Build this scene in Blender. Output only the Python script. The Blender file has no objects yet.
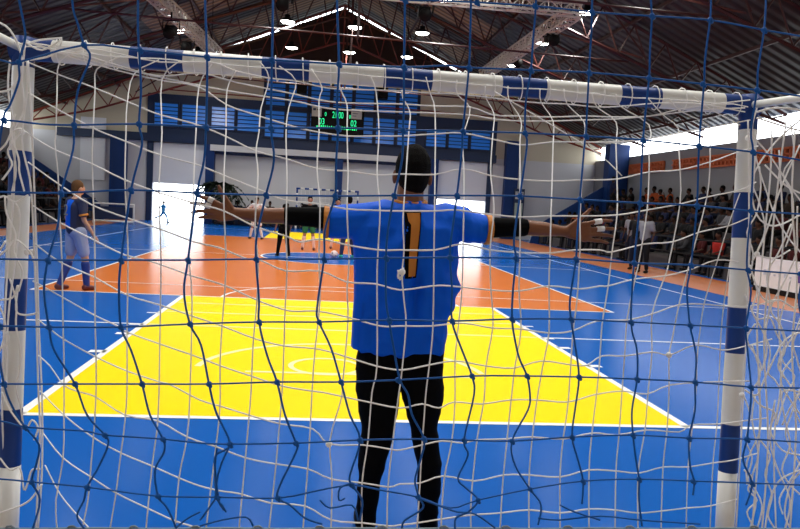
import bpy, math, random
from mathutils import Vector, Matrix
from mathutils.bvhtree import BVHTree
random.seed(7)
S = bpy.context.scene
COL = S.collection
PI = math.pi

# ------------------------------------------------------------------ camera
FPX, CX, CY, CAMZ = 719.0, 400.0, 264.5, 1.51
Yc = Vector((316-CX, -(200-CY), -FPX)).normalized()
Zc = Vector((1, -.0562, 0)).cross(Yc).normalized()
if Zc.y < 0: Zc = -Zc
Xc = Yc.cross(Zc)
RW = Matrix((Xc, Yc, Zc))                      # camera axes -> world axes
CAM = Vector((0, 0, CAMZ))
cd = bpy.data.cameras.new('camera'); cam = bpy.data.objects.new('camera', cd); COL.objects.link(cam)
cd.sensor_width = 36; cd.lens = FPX/800*36; cd.clip_start = .02; cd.clip_end = 400
cam.matrix_world = Matrix.Translation(CAM) @ RW.to_4x4()
S.camera = cam

# ------------------------------------------------------------------ world, light, exposure
w = bpy.data.worlds.new('sky'); S.world = w; w.use_nodes = True
bg = w.node_tree.nodes['Background']; bg.inputs[0].default_value = (.92, .97, 1, 1); bg.inputs[1].default_value = 8.0
S.view_settings.view_transform = 'Standard'; S.view_settings.look = 'None'
S.view_settings.exposure = -0.45; S.view_settings.gamma = 1
LAMP_POWER = 105.0                             # watts of each high-bay lamp

def ray(px, py): return RW @ Vector((px-CX, -(py-CY), -FPX))
def W(px, py, Y):
    d = ray(px, py); return CAM + d*(Y/d.y)
def FL(px, py):
    d = ray(px, py); return CAM + d*(-CAMZ/d.z)

# ------------------------------------------------------------------ materials
MATS = {}
def mat(name, col, rough=.6, metal=0, emit=0, noise=0, nscale=8, bump=0, bscale=40, spec=.5, sheen=0, coat=0):
    if name in MATS: return MATS[name]
    m = bpy.data.materials.new(name); m.use_nodes = True; nt = m.node_tree
    b = nt.nodes['Principled BSDF']; c = (*col, 1)
    b.inputs['Base Color'].default_value = c; b.inputs['Roughness'].default_value = rough
    b.inputs['Metallic'].default_value = metal; b.inputs['Specular IOR Level'].default_value = spec
    if coat: b.inputs['Coat Weight'].default_value = coat
    if emit: b.inputs['Emission Color'].default_value = c; b.inputs['Emission Strength'].default_value = emit
    tc = nt.nodes.new('ShaderNodeTexCoord')
    if noise:
        n = nt.nodes.new('ShaderNodeTexNoise'); n.inputs['Scale'].default_value = nscale; n.inputs['Detail'].default_value = 5
        r = nt.nodes.new('ShaderNodeMapRange'); r.inputs[3].default_value = 1-noise; r.inputs[4].default_value = 1+noise
        x = nt.nodes.new('ShaderNodeVectorMath'); x.operation = 'SCALE'; x.inputs[0].default_value = col
        nt.links.new(tc.outputs['Object'], n.inputs['Vector']); nt.links.new(n.outputs[0], r.inputs[0])
        nt.links.new(r.outputs[0], x.inputs['Scale']); nt.links.new(x.outputs[0], b.inputs['Base Color'])
    if bump:
        n2 = nt.nodes.new('ShaderNodeTexNoise'); n2.inputs['Scale'].default_value = bscale; n2.inputs['Detail'].default_value = 3
        bp = nt.nodes.new('ShaderNodeBump'); bp.inputs['Strength'].default_value = bump; bp.inputs['Distance'].default_value = .02
        nt.links.new(tc.outputs['Object'], n2.inputs['Vector']); nt.links.new(n2.outputs[0], bp.inputs['Height']); nt.links.new(bp.outputs[0], b.inputs['Normal'])
    MATS[name] = m; return m
def corrugated(name, col, axis='Y', scale=.75, rough=.5, emit=0):
    m = mat(name, col, rough, noise=.35, nscale=.6, emit=emit)
    nt = m.node_tree; b = nt.nodes['Principled BSDF']
    tc = nt.nodes['Texture Coordinate']; wv = nt.nodes.new('ShaderNodeTexWave'); wv.bands_direction = axis
    wv.inputs['Scale'].default_value = scale; old = b.inputs['Base Color'].links[0].from_socket
    mx = nt.nodes.new('ShaderNodeVectorMath'); mx.operation = 'MULTIPLY'; mr = nt.nodes.new('ShaderNodeMapRange'); mr.inputs[3].default_value = .45; mr.inputs[4].default_value = 1.7
    nt.links.new(wv.outputs['Fac'], mr.inputs[0]); nt.links.new(old, mx.inputs[0]); nt.links.new(mr.outputs[0], mx.inputs[1]); nt.links.new(mx.outputs[0], b.inputs['Base Color'])
    bp = nt.nodes.new('ShaderNodeBump'); bp.inputs['Strength'].default_value = 1; bp.inputs['Distance'].default_value = .05
    nt.links.new(tc.outputs['Object'], wv.inputs['Vector']); nt.links.new(wv.outputs['Color'], bp.inputs['Height']); nt.links.new(bp.outputs[0], b.inputs['Normal'])
    return m
FR = .22
m_blue = mat('blue court paint', (.002, .10, .44), FR, noise=.05, nscale=1.2, spec=.05)
m_yel = mat('yellow court paint', (.93, .68, .0), FR+.2, noise=.03, nscale=1.5, spec=.04)
m_org = mat('orange court paint', (.74, .19, .022), FR, noise=.06, nscale=1.2, spec=.3)
m_line = mat('white line paint', (.88, .9, .9), FR+.1)
m_yline = mat('pale yellow line paint', (.93, .9, .42), FR+.1)
m_apron = mat('orange apron paint', (.5, .15, .04), .35, noise=.1, nscale=1.5)
m_white = mat('white post paint', (.78, .78, .74), .35, noise=.06, nscale=10)
m_pblue = mat('blue post paint', (.006, .042, .22), .4, spec=.3)
m_wnet = mat('white net cord', (.93, .92, .9), .6)
m_bnet = mat('blue net cord', (.009, .11, .42), .55, spec=.2)
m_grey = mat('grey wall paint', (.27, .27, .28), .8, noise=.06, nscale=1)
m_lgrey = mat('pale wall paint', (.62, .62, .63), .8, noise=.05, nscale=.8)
m_beige = mat('beige wall paint', (.62, .56, .42), .8, noise=.07, nscale=.8)
m_navy = mat('navy paint', (.006, .022, .075), .5, noise=.1, nscale=2)
m_navy2 = mat('navy column paint', (.007, .035, .15), .5, spec=.25)
m_louv = mat('blue louvre glass', (.03, .21, .75), .3, emit=.16)  # faint emission stands in for daylight coming through the glass
m_gable = mat('dark brown boarding', (.035, .018, .012), .8, noise=.2, nscale=1)
m_roof = corrugated('dark corrugated roof', (.022, .017, .015))
m_rooft = corrugated('tan corrugated roof', (.20, .12, .062))
m_steel = mat('dark red steel', (.045, .008, .005), .5, noise=.15, nscale=3)
m_steelr = mat('red steel', (.22, .035, .018), .5)
m_alu = mat('aluminium', (.5, .49, .45), .45, .5)
m_black = mat('black plastic', (.006, .006, .006), .6, spec=.15)
m_brick = mat('orange clay block', (.75, .19, .07), .8, noise=.12, nscale=6)
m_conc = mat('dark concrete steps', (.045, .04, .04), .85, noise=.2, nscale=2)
m_lampe = mat('lamp glow', (1, .97, .9), emit=28)
m_led = mat('green lamp digits', (.02, .95, .35), emit=1.4)
m_paper = mat('grey white panel', (.55, .53, .5), .7)
m_leaf = mat('dark palm leaf', (.02, .035, .015), .5)
m_hair = mat('black hair', (.004, .0035, .0035), .85, spec=.1, bump=.6, bscale=250)
m_hairb = mat('light brown hair', (.10, .05, .022), .8, spec=.1)
m_skin = mat('dark brown skin', (.19, .07, .03), .45, spec=.3, noise=.12, nscale=14, bump=.08, bscale=60)
m_skin2 = mat('mid brown skin', (.33, .17, .11), .5)
m_jersey = mat('royal blue jersey', (.003, .11, .72), .55, spec=.1, noise=.06, nscale=5, bump=.35, bscale=9)
m_jorg = mat('orange trim', (.55, .19, .012), .6)
m_bsleeve = mat('black sleeve fabric', (.003, .003, .0035), .8, spec=.05)
m_pants = mat('black track fabric', (.003, .003, .0035), .8, spec=.05, bump=.3, bscale=9)
m_tape = mat('white finger tape', (.85, .83, .8), .7)
m_whitecl = mat('white fabric', (.75, .75, .76), .7)

# ------------------------------------------------------------------ mesh helpers
class MB:
    def __init__(s): s.v = []; s.f = []; s.mi = []
    def add(s, vs, fs, mi=0):
        o = len(s.v); s.v += [tuple(v) for v in vs]; s.f += [tuple(i+o for i in f) for f in fs]; s.mi += [mi]*len(fs)
    def box(s, x0, x1, y0, y1, z0, z1, mi=0):
        vs = [(x, y, z) for x in (x0, x1) for y in (y0, y1) for z in (z0, z1)]
        s.add(vs, [(0,1,3,2), (4,6,7,5), (0,4,5,1), (2,3,7,6), (0,2,6,4), (1,5,7,3)], mi)
    def tube(s, pts, r, n=6, mi=0, caps=True):
        pts = [Vector(p) for p in pts]
        if len(pts) < 2: return
        rs = r if isinstance(r, (list, tuple)) else [r]*len(pts)
        vs = []; fs = []; up = None
        for i, p in enumerate(pts):
            t = (pts[min(i+1, len(pts)-1)] - pts[max(i-1, 0)])
            if t.length < 1e-9: t = Vector((0, 0, 1))
            t.normalize()
            if up is None:
                a = Vector((0, 1, 0)) if abs(t.y) < .9 else Vector((1, 0, 0))
                up = t.cross(a).normalized()
            else: up = (up - t*up.dot(t)).normalized()
            b = t.cross(up)
            for k in range(n):
                an = 2*PI*k/n; vs.append(p + up*(math.cos(an)*rs[i]) + b*(math.sin(an)*rs[i]))
        for i in range(len(pts)-1):
            for k in range(n):
                fs.append((i*n+k, i*n+(k+1) % n, (i+1)*n+(k+1) % n, (i+1)*n+k))
        if caps: fs.append(tuple(range(n))[::-1]); fs.append(tuple((len(pts)-1)*n+k for k in range(n)))
        s.add(vs, fs, mi)
    def ell(s, c, r, rot=None, nu=14, nv=9, mi=0):
        c = Vector(c); vs = [Vector((0, 0, r[2]))]
        for j in range(1, nv):
            th = PI*j/nv
            for i in range(nu):
                ph = 2*PI*i/nu; vs.append(Vector((r[0]*math.sin(th)*math.cos(ph), r[1]*math.sin(th)*math.sin(ph), r[2]*math.cos(th))))
        vs.append(Vector((0, 0, -r[2])))
        if rot: vs = [rot @ v for v in vs]
        vs = [c+v for v in vs]; fs = []
        for i in range(nu):
            fs.append((0, 1+i, 1+(i+1) % nu)); L = 1+(nv-2)*nu
            fs.append((len(vs)-1, L+(i+1) % nu, L+i))
            for j in range(nv-2):
                a = 1+j*nu; fs.append((a+i, a+nu+i, a+nu+(i+1) % nu, a+(i+1) % nu))
        s.add(vs, fs, mi)
    def cap(s, p0, r0, p1, r1, mi=0, n=12):
        p0 = Vector(p0); p1 = Vector(p1); d = p1-p0; L = d.length
        if L < 1e-6: s.ell(p0, (r0,)*3, mi=mi); return
        d.normalize(); pts = []; rs = []
        for k in range(5):
            a = PI/2*k/5; pts.append(p0 - d*(r0*math.cos(a))); rs.append(max(r0*math.sin(a), r0*.02))
        pts.append(p0); rs.append(r0); pts.append(p1); rs.append(r1)
        for k in range(4, -1, -1):
            a = PI/2*k/5; pts.append(p1 + d*(r1*math.cos(a))); rs.append(max(r1*math.sin(a), r1*.02))
        s.tube(pts, rs, n, mi)
    def chain(s, pr, mi=0):
        for (a, ra), (b, rb) in zip(pr[:-1], pr[1:]): s.cap(a, ra, b, rb, mi)
    def loft(s, rings, n=24, e=2.4, mi=0):          # rings: (z, x0, x1, y0, y1)
        vs = []; fs = []
        for (z, x0, x1, y0, y1) in rings:
            cx, cy, a, b = (x0+x1)/2, (y0+y1)/2, (x1-x0)/2, (y1-y0)/2
            for k in range(n):
                t = 2*PI*k/n; c, q = math.cos(t), math.sin(t)
                vs.append((cx+a*math.copysign(abs(c)**(2/e), c), cy+b*math.copysign(abs(q)**(2/e), q), z))
        for i in range(len(rings)-1):
            for k in range(n): fs.append((i*n+k, (i+1)*n+k, (i+1)*n+(k+1) % n, i*n+(k+1) % n))
        fs.append(tuple(range(n))); fs.append(tuple((len(rings)-1)*n+k for k in range(n))[::-1])
        s.add(vs, fs, mi)
    def build(s, name, mats, parent=None, smooth=False):
        me = bpy.data.meshes.new(name); me.from_pydata(s.v, [], s.f)
        if not isinstance(mats, (list, tuple)): mats = [mats]
        for m in mats: me.materials.append(m)
        me.polygons.foreach_set('material_index', s.mi)
        if smooth: me.polygons.foreach_set('use_smooth', [True]*len(s.f))
        me.update(); o = bpy.data.objects.new(name, me); COL.objects.link(o)
        if parent: o.parent = parent
        return o
    def skin(s, name, m, parent=None, vox=.01, smooth=3):
        """voxel union of all closed shapes -> one continuous smooth surface"""
        o = s.build(name, m, None)
        md = o.modifiers.new('r', 'REMESH'); md.mode = 'VOXEL'; md.voxel_size = vox; md.use_smooth_shade = True
        sm = o.modifiers.new('s', 'SMOOTH'); sm.factor = .5; sm.iterations = smooth
        dg = bpy.context.evaluated_depsgraph_get(); dg.update()
        me = bpy.data.meshes.new_from_object(o.evaluated_get(dg)); o.modifiers.clear()
        me.materials.clear(); me.materials.append(m); o.data = me; me.name = name
        for p in me.polygons: p.use_smooth = True; p.material_index = 0
        if parent: o.parent = parent
        return o
def cr(pts, sub=4):
    """smooth curve through 2-D points"""
    if len(pts) < 3 or sub < 2: return list(pts)
    out = []
    for i in range(len(pts)-1):
        p0 = pts[max(i-1, 0)]; p1 = pts[i]; p2 = pts[i+1]; p3 = pts[min(i+2, len(pts)-1)]
        for k in range(sub):
            t = k/sub
            out.append(tuple(.5*((2*b)+(-a+c)*t+(2*a-5*b+4*c-d)*t*t+(-a+3*b-3*c+d)*t**3) for a, b, c, d in zip(p0, p1, p2, p3)))
    out.append(tuple(pts[-1])); return out
def tag(o, label=None, cat=None, group=None, kind=None):
    if label: o['label'] = label
    if cat: o['category'] = cat
    if group: o['group'] = group
    if kind: o['kind'] = kind
    return o
def empty(name, loc=(0, 0, 0), rz=0, label=None, cat=None, group=None):
    o = bpy.data.objects.new(name, None); COL.objects.link(o); o.location = loc; o.rotation_euler = (0, 0, rz)
    o.empty_display_size = .1
    return tag(o, label, cat, group)
def struct(name, mb, m, parent=None, smooth=False):
    o = mb.build(name, m, parent, smooth)
    if not parent: o['kind'] = 'structure'
    return o
def text_mesh(name, body, size, m, parent, mw, ext=.002):
    cu = bpy.data.curves.new('t', 'FONT'); cu.body = body; cu.size = size; cu.extrude = ext; cu.align_x = 'CENTER'; cu.align_y = 'CENTER'
    t = bpy.data.objects.new('t', cu); COL.objects.link(t)
    dg = bpy.context.evaluated_depsgraph_get(); dg.update()
    me = bpy.data.meshes.new_from_object(t.evaluated_get(dg)); bpy.data.objects.remove(t); bpy.data.curves.remove(cu)
    me.transform(mw); me.materials.clear(); me.materials.append(m)
    o = bpy.data.objects.new(name, me); COL.objects.link(o); o.parent = parent; return o

# ------------------------------------------------------------------ hall
XL, XR, YB, YF = -14.5, 15.0, -3.5, 38.0
RX, RZ = 1.02, 11.45
SLL, SLR = .425, .447
def roofz(x): return RZ - (SLL*(RX-x) if x < RX else SLR*(x-RX))
XM = .46                                            # court centre line
b = MB(); b.box(XL-4, XR+4, YB-2, YF, -.2, 0); floor = struct('floor', b, m_blue)
def sheet(name, poly, z, m):
    b = MB(); n = len(poly)
    vs = [(x, y, z) for x, y in poly] + [(x, y, .0002) for x, y in poly]
    b.add(vs, [tuple(range(n)), tuple(range(2*n-1, n-1, -1))] + [(i+n, (i+1) % n+n, (i+1) % n, i) for i in range(n)])
    return struct(name, b, m, floor)
def rect(x0, x1, y0, y1): return [(x0, y0), (x1, y0), (x1, y1), (x0, y1)]
KL, KR = -1.87, 2.78
sheet('orange_area', rect(-4.0, 4.75, 10.8, 27.2), .001, m_org)
sheet('key_area', rect(KL, KR, 4.88, 10.8), .0015, m_yel)
sheet('key_area', rect(KL, KR, 27.2, 33.1), .0015, m_yel)
sheet('court_apron', rect(8.55, 10.6, 2.7, 37.9), .001, m_apron)
sheet('court_apron', rect(-14.4, 14.9, -3.4, 2.7), .001, mat('warm bounce apron', (.48, .37, .28), .35, noise=.08, nscale=1.5))  # unseen apron added to bounce warm light onto net and posts
sheet('court_apron', rect(-10.2, -8.75, 2.7, 37.9), .001, m_apron)
def circ(cx, cy, r, a0=0, a1=360, n=48): return [(cx+r*math.cos(math.radians(a0+(a1-a0)*k/n)), cy+r*math.sin(math.radians(a0+(a1-a0)*k/n))) for k in range(n+1)]
sheet('centre_circle', circ(XM, 18.95, 1.8)[:-1], .0022, m_blue)
def line(pts, w, m=m_line, z=.003, closed=False):
    b = MB(); N = len(pts); L = []
    for i, p in enumerate(pts):
        a = pts[max(i-1, 0)]; c = pts[min(i+1, N-1)]
        if closed and i in (0, N-1): a, c = pts[-2], pts[1]
        d = Vector((c[0]-a[0], c[1]-a[1])).normalized(); L.append(((p[0]-d.y*w/2, p[1]+d.x*w/2, z), (p[0]+d.y*w/2, p[1]-d.x*w/2, z)))
    vs = [q for l in L for q in l]
    b.add(vs, [(2*i, 2*i+1, 2*i+3, 2*i+2) for i in range(N-1)])
    return struct('court_line', b, m, floor)
LW = .05
line([(-6.75, 4.88), (7.62, 4.88)], .06); line([(-6.75, 33.1), (7.62, 33.1)], .05)
line([(-6.75, 4.88), (-6.75, 33.1)], LW); line([(7.6, 4.88), (7.6, 33.1)], LW)
line([(KL, 4.88), (KL, 10.8)], .065); line([(KR, 4.88), (KR, 10.8)], .065)
line([(-4.0, 10.8), (4.75, 10.8)], .05)
line([(-4.0, 10.8), (-4.0, 27.2)], .05); line([(4.75, 10.8), (4.75, 27.2)], .05); line([(-4, 27.2), (4.75, 27.2)], .05)
for y in (6.85, 7.75, 8.3, 9.15):
    for s, x in ((-1, KL), (1, KR)): line([(x, y), (x+s*.15, y)], .1 if y < 8 else .06)
line([(-9, 8.35), (KL, 8.35)], LW); line([(KR, 8.35), (9.4, 8.35)], LW)
line([(KL+.05, 8.35), (KR-.05, 8.35)], LW, m_yline, .0032); line([(KL+.05, 9.3), (KR-.05, 9.3)], LW, m_yline, .0032); line([(KL+.05, 10.1), (KR-.05, 10.1)], LW, m_yline, .0032)
line([(-7, 12.1), (9.4, 11.9)], .04); line([(-7, 18.95), (7.6, 18.95)], .05)
line(circ(XM-.15, 6.25, 1.28, 5, 175), .06, m_yline, .0034)
line([(XM-1.0, 6.22), (XM+1.0, 6.22)], .05, m_yline, .0034)
line(circ(XM-.3, 6.5, .32, 0, 360, 32), .05, m_yline, .0036, True)
line(circ(XM, 10.8, 1.78, 0, 180), .05, m_line, .0034)
line(circ(XM, 18.95, 1.8), .06, m_line, .0036, True)

# walls
b = MB()
def fw(x0, x1, z0, z1, mi=0, y0=YF, y1=YF+.25): b.box(x0, x1, y0, y1, z0, z1, mi)
D1 = (-8.25, -5.62); D2 = (6.35, 9.0); DH = 1.93
zb = 4.25
fw(XL-.3, D1[0], 0, zb); fw(D1[1], D2[0], 0, zb); fw(D2[1], XR+.3, 0, zb); fw(D1[0], D1[1], DH, zb); fw(D2[0], D2[1], DH, zb)
# beige upper band, then the gable following the roof slope
def slope_piece(xa, xb, z0, mi, dz=0):
    za, zbb = roofz(xa)+dz, roofz(xb)+dz
    if za < z0 and zbb < z0: return
    za, zbb = max(za, z0+.01), max(zbb, z0+.01)
    pts = [(xa, z0), (xb, z0), (xb, zbb), (xa, za)]
    vs = [(x, YF, z) for x, z in pts]+[(x, YF+.25, z) for x, z in pts]
    b.add(vs, [(0, 1, 2, 3), (7, 6, 5, 4), (0, 4, 5, 1), (1, 5, 6, 2), (2, 6, 7, 3), (3, 7, 4, 0)], mi)
for xa, xb in ((XL-.3, -5.9), (7.3, XR+.3)): slope_piece(xa, xb, zb, 1, .03)
fw(-5.9, 7.3, zb, 7.75, 1)
for xa, xb in ((-5.9, RX), (RX, 7.3)): slope_piece(xa, xb, 7.75, 2, -.085)
struct('wall_far', b, [m_lgrey, m_beige, m_gable])
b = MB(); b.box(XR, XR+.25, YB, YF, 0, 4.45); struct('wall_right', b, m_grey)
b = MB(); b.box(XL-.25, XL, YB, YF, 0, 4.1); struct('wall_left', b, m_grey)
b = MB(); b.box(XL-.25, XR+.25, YB-.25, YB, 0, 11); struct('wall_back', b, m_lgrey)
# ceiling: two corrugated slopes with tan strips
b = MB()
def roofquad(x0, x1, y0, y1, mi):
    t = .06
    vs = [(x0, y0, roofz(x0)), (x1, y0, roofz(x1)), (x1, y1, roofz(x1)), (x0, y1, roofz(x0))]
    vs += [(x, y, z+t) for x, y, z in vs]
    b.add(vs, [(3, 2, 1, 0), (4, 5, 6, 7), (0, 1, 5, 4), (1, 2, 6, 5), (2, 3, 7, 6), (3, 0, 4, 7)], mi)
y = YB-.25; k = 0
while y < YF-.01:
    y2 = min(y+2.35, YF)
    roofquad(XL-.1, -7, y, y2, 0); roofquad(-7, RX, y, y2, 1 if k % 2 == 0 else 0)
    roofquad(RX, 7, y, y2, 1 if k % 2 == 0 else 0); roofquad(7, XR+.1, y, y2, 0)
    y = y2; k += 1
struct('ceiling', b, [m_roof, m_rooft])

# far wall trim
def px_rect(px0, py0, px1, py1, Y):
    a = W(px0, (py0+py1)/2, Y); c = W(px1, (py0+py1)/2, Y); m = (px0+px1)/2
    return a.x, c.x, W(m, py1, Y).z, W(m, py0, Y).z
TN = [0]
def trim(x0, x1, z0, z1, m, d=.18, y1=YF):
    TN[0] += 1; b = MB(); b.box(x0, x1, y1-d, y1-.001, z0, z1); return struct('trim_%d' % TN[0], b, m)
trim(-12.9, 9.4, 4.0, 4.4, m_navy, .35)             # ledge beam
trim(-5.4, 5.6, 3.7, 4.0, m_lgrey, .6)              # pale soffit
trim(-5.4, 5.6, 3.55, 3.7, m_navy, .3)
trim(-8.6, -2.9, 4.4, 6.4, m_navy, .1); trim(5.2, 9.4, 4.4, 6.2, m_navy, .1)
trim(-2.9, 5.2, 4.4, 7.75, m_navy, .1)
for x0, x1 in ((-10.0, -9.5), (-5.62, -5.2), (.95, 1.3), (5.9, 6.3), (9.9, 10.6)):
    trim(x0, x1, 0, 4.0 if x0 < 9 else 5.2, m_navy2, .5)
trim(-10.3, -10.02, 0, 4.2, m_navy2, .4); trim(-9.5, -8.55, .0, 4.0, m_lgrey, .12)
trim(-8.55, -8.25, 0, 4.0, m_navy, .2); trim(9.0, 9.25, 0, 4.0, m_navy, .2); trim(9.25, 9.9, 0, 3.9, m_lgrey, .12)
trim(D1[0], D1[1], DH, 3.95, mat('white door panel', (.8, .81, .84), .5), .1)
trim(D2[0], D2[1], DH, 3.95, MATS['white door panel'], .1)
trim(-11.8, -10.6, 1.9, 5.0, MATS['white door panel'], .1)
trim(-5.2, 5.9, .0, .95, m_navy, .12)               # dark dado
trim(XR-1.05, XR-.05, 0, 5.0, m_navy2, .6, 34.2)    # navy corner column right
# louvre windows on the far wall: frame + slats + glass
WN = [0]
def louvre(x0, x1, z0, z1, n):
    WN[0] += 1; f = MB(); d = YF-.1
    for (a, c, e, g) in ((x0, x0+.06, z0, z1), (x1-.06, x1, z0, z1), (x0, x1, z0, z0+.05), (x0, x1, z1-.05, z1)): f.box(a, c, d-.08, d, e, g)
    wo = struct('window_%d' % WN[0], f, m_navy); s = MB()
    for k in range(n):
        zz = z0+.05+(z1-z0-.1)*(k+.5)/n; h = (z1-z0)/n*.36
        s.add([(x0+.06, d-.06, zz-h), (x1-.06, d-.06, zz-h), (x1-.06, d-.02, zz+h), (x0+.06, d-.02, zz+h)], [(0, 1, 2, 3)])
    s.build('louvre_slats', m_louv, wo)
xs = [-2.85+k*1.14 for k in range(8)]
for x in xs[:-1]:
    louvre(x+.03, x+1.1, 4.55, 6.0, 6); louvre(x+.03, x+1.1, 6.15, 7.6, 6)
for x in (-8.3, -6.95, -5.5, -4.2): louvre(x, x+1.25, 4.75, 6.0, 6)
for x in (5.55, 6.75, 7.95): louvre(x, x+1.15, 4.6, 5.6, 5)
# perforated clay strip along the right wall
b = MB()
def perforated(b, ya, yb, z0, z1):
    b.box(XR-.008, XR-.001, ya, yb, z0, z1, 1)  # dark backing sheet stands in for the shade inside the holes
    for k in range(3): zz = z0+(z1-z0)*k/2; b.box(XR-.12, XR-.02, ya, yb, zz-.03, zz+.03)
    y = ya
    while y <= yb: b.box(XR-.12, XR-.02, y-.04, y+.04, z0, z1); y += .26
perforated(b, 8, 29.2, 3.62, 4.02); perforated(b, 30.0, 33.4, 3.62, 4.02)
TN[0] += 1; struct('trim_%d' % TN[0], b, [m_brick, m_gable])

# ------------------------------------------------------------------ stands
def stand(name, x0, sgn, y0, y1, label):
    r = empty(name, (0, 0, 0), 0, label, 'bleachers'); 
    for k in range(5):
        b = MB(); xa = x0+sgn*.78*k; xe = (XR-.01 if sgn > 0 else XL+.01); xb = xa+sgn*.78 if k < 4 else xe
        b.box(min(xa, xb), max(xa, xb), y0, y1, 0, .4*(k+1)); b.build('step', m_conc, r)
    b = MB(); z = .0                                    # sloping navy end wall
    xe = x0+sgn*3.2; pts = [(x0-sgn*.5, 0), (x0-sgn*.3, .8), (xe, 3.05), (xe, 0)]
    for yy in (y1+.02,):
        vs = [(x, yy, z) for x, z in pts]+[(x, yy+.12, z) for x, z in pts]
        b.add(vs, [(0, 1, 2, 3), (7, 6, 5, 4), (0, 4, 5, 1), (1, 5, 6, 2), (2, 6, 7, 3), (3, 7, 4, 0)])
    b.build('end_wall', m_navy2, r)
    b = MB()                                            # guard rail at the foot
    xx = x0-sgn*.12
    for zz in (.55, 1.0): b.tube([(xx, y0, zz), (xx, y1, zz)], .025)
    y = y0+.01
    while y <= y1: b.tube([(xx, y, 0), (xx, y, 1.0)], .022); y += 1.9
    b.build('guard_rail', m_black, r); return r
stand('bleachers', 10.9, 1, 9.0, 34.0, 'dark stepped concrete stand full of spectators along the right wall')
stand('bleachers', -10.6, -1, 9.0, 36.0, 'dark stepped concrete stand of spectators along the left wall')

# ------------------------------------------------------------------ roof steel
def lattice(b, top, bot, r1, r2, n, mi=0):
    """top and bottom chord polylines sampled to n bays with zigzag web"""
    def samp(pl, t):
        L = [0]
        for p, q in zip(pl[:-1], pl[1:]): L.append(L[-1]+(Vector(q)-Vector(p)).length)
        d = t*L[-1]
        for i in range(len(pl)-1):
            if d <= L[i+1]+1e-9: return Vector(pl[i]).lerp(Vector(pl[i+1]), (d-L[i])/(L[i+1]-L[i]))
        return Vector(pl[-1])
    b.tube(top, r1, 4, mi); b.tube(bot, r1, 4, mi)
    for k in range(n):
        a = samp(top, k/n); c = samp(bot, (k+.5)/n); d = samp(top, (k+1)/n)
        b.tube([a, c], r2, 4, mi); b.tube([c, d], r2, 4, mi)
places = ['nearest the goal', 'second from the goal', 'third from the goal', 'fourth from the goal', 'fifth from the goal', 'sixth from the goal', 'last before the far wall']
for i, Y in enumerate((5.5, 11, 16.5, 22, 27, 32, 37.2)):
    b = MB(); mm = m_steelr if i == 6 else m_steel
    for sgn in (-1, 1):
        xe = XL+.02 if sgn < 0 else XR-.02
        top = [(RX, Y, RZ-.12), (xe, Y, roofz(xe)-.12)]
        bot = [(RX+sgn*.3, Y, RZ-2.0), (xe-sgn*3.5, Y, roofz(xe-sgn*3.5)-1.05), (xe, Y, roofz(xe)-.4)]
        lattice(b, top, bot, .05, .028, 13)
        # lower fan struts from the bottom chord towards the ridge
    b.tube([(RX-.3, Y, RZ-2.0), (RX+.3, Y, RZ-2.0)], .05, 4)
    b.tube([(-7.5, Y, roofz(-7.5)-1.3), (9.5, Y, roofz(9.5)-1.3)], .03, 4)
    b.tube([(RX, Y, RZ-.1), (RX, Y, roofz(9.5)-1.3)], .04, 4)
    o = b.build('roof_truss', mm); tag(o, ('red' if i == 6 else 'dark red')+' steel lattice roof truss, '+places[i], 'roof truss', 'roof trusses')
for k, x in enumerate((-12.5, -10, -7.5, -5, -2.2, 4.2, 7, 9.5, 12, 14.3)):
    b = MB(); b.box(x-.04, x+.04, YB, YF-.01, roofz(x)-.16, roofz(x)-.06)
    TN[0] += 1; struct('trim_%d' % TN[0], b, m_steel)
# diagonal wind braces between trusses
for k, (ya, yb) in enumerate(((5.5, 11), (11, 16.5), (16.5, 22), (22, 27), (27, 32), (32, 37.2))):
    b = MB()
    for xa, xb in ((-9, -3), (-3, -9), (4, 10), (10, 4)):
        b.tube([(xa, ya+.1, roofz(xa)-.9), (xb, yb-.1, roofz(xb)-.9)], .03, 4)
    TN[0] += 1; struct('trim_%d' % TN[0], b, m_steel)

# aluminium lighting trusses
def box_truss(p, q, s, label):
    b = MB(); p = Vector(p); q = Vector(q); d = (q-p); L = d.length; d.normalize()
    side = d.cross(Vector((0, 0, 1))).normalized()*s/2; up = Vector((0, 0, s/2)); n = int(L/s)
    C = [side+up, -side+up, -side-up, side-up]
    for c in C: b.tube([p+c, q+c], .03, 5)
    for k in range(n):
        a = p+d*(L*k/n); e = p+d*(L*(k+1)/n)
        for i in range(4):
            c0, c1 = C[i], C[(i+1) % 4]
            b.tube([a+c0, e+c1], .016, 4) if k % 2 else b.tube([a+c1, e+c0], .016, 4)
            b.tube([a+c0, a+c1], .014, 4)
    o = b.build('lighting_truss', m_alu); tag(o, label, 'lighting truss', 'aluminium lighting trusses')
    for t in (.1, .9):
        hb = MB(); a = p+d*L*t; hb.tube([a+up, (a.x, a.y, roofz(a.x)-.05)], .012, 4); hb.build('suspension_cable', m_black, o)
    return o
box_truss((6.75, 19.4, 7.0), (6.55, 29.5, 7.0), .34, 'silver lattice lighting truss running away on the right under the roof')
box_truss((-4.95, 19.4, 7.0), (-4.1, 29.5, 7.0), .34, 'silver lattice lighting truss running away on the left under the roof')
box_truss((-4.6, 19.1, 7.0), (6.9, 19.1, 7.0), .34, 'silver lattice lighting truss crossing the hall near the top edge')
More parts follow.
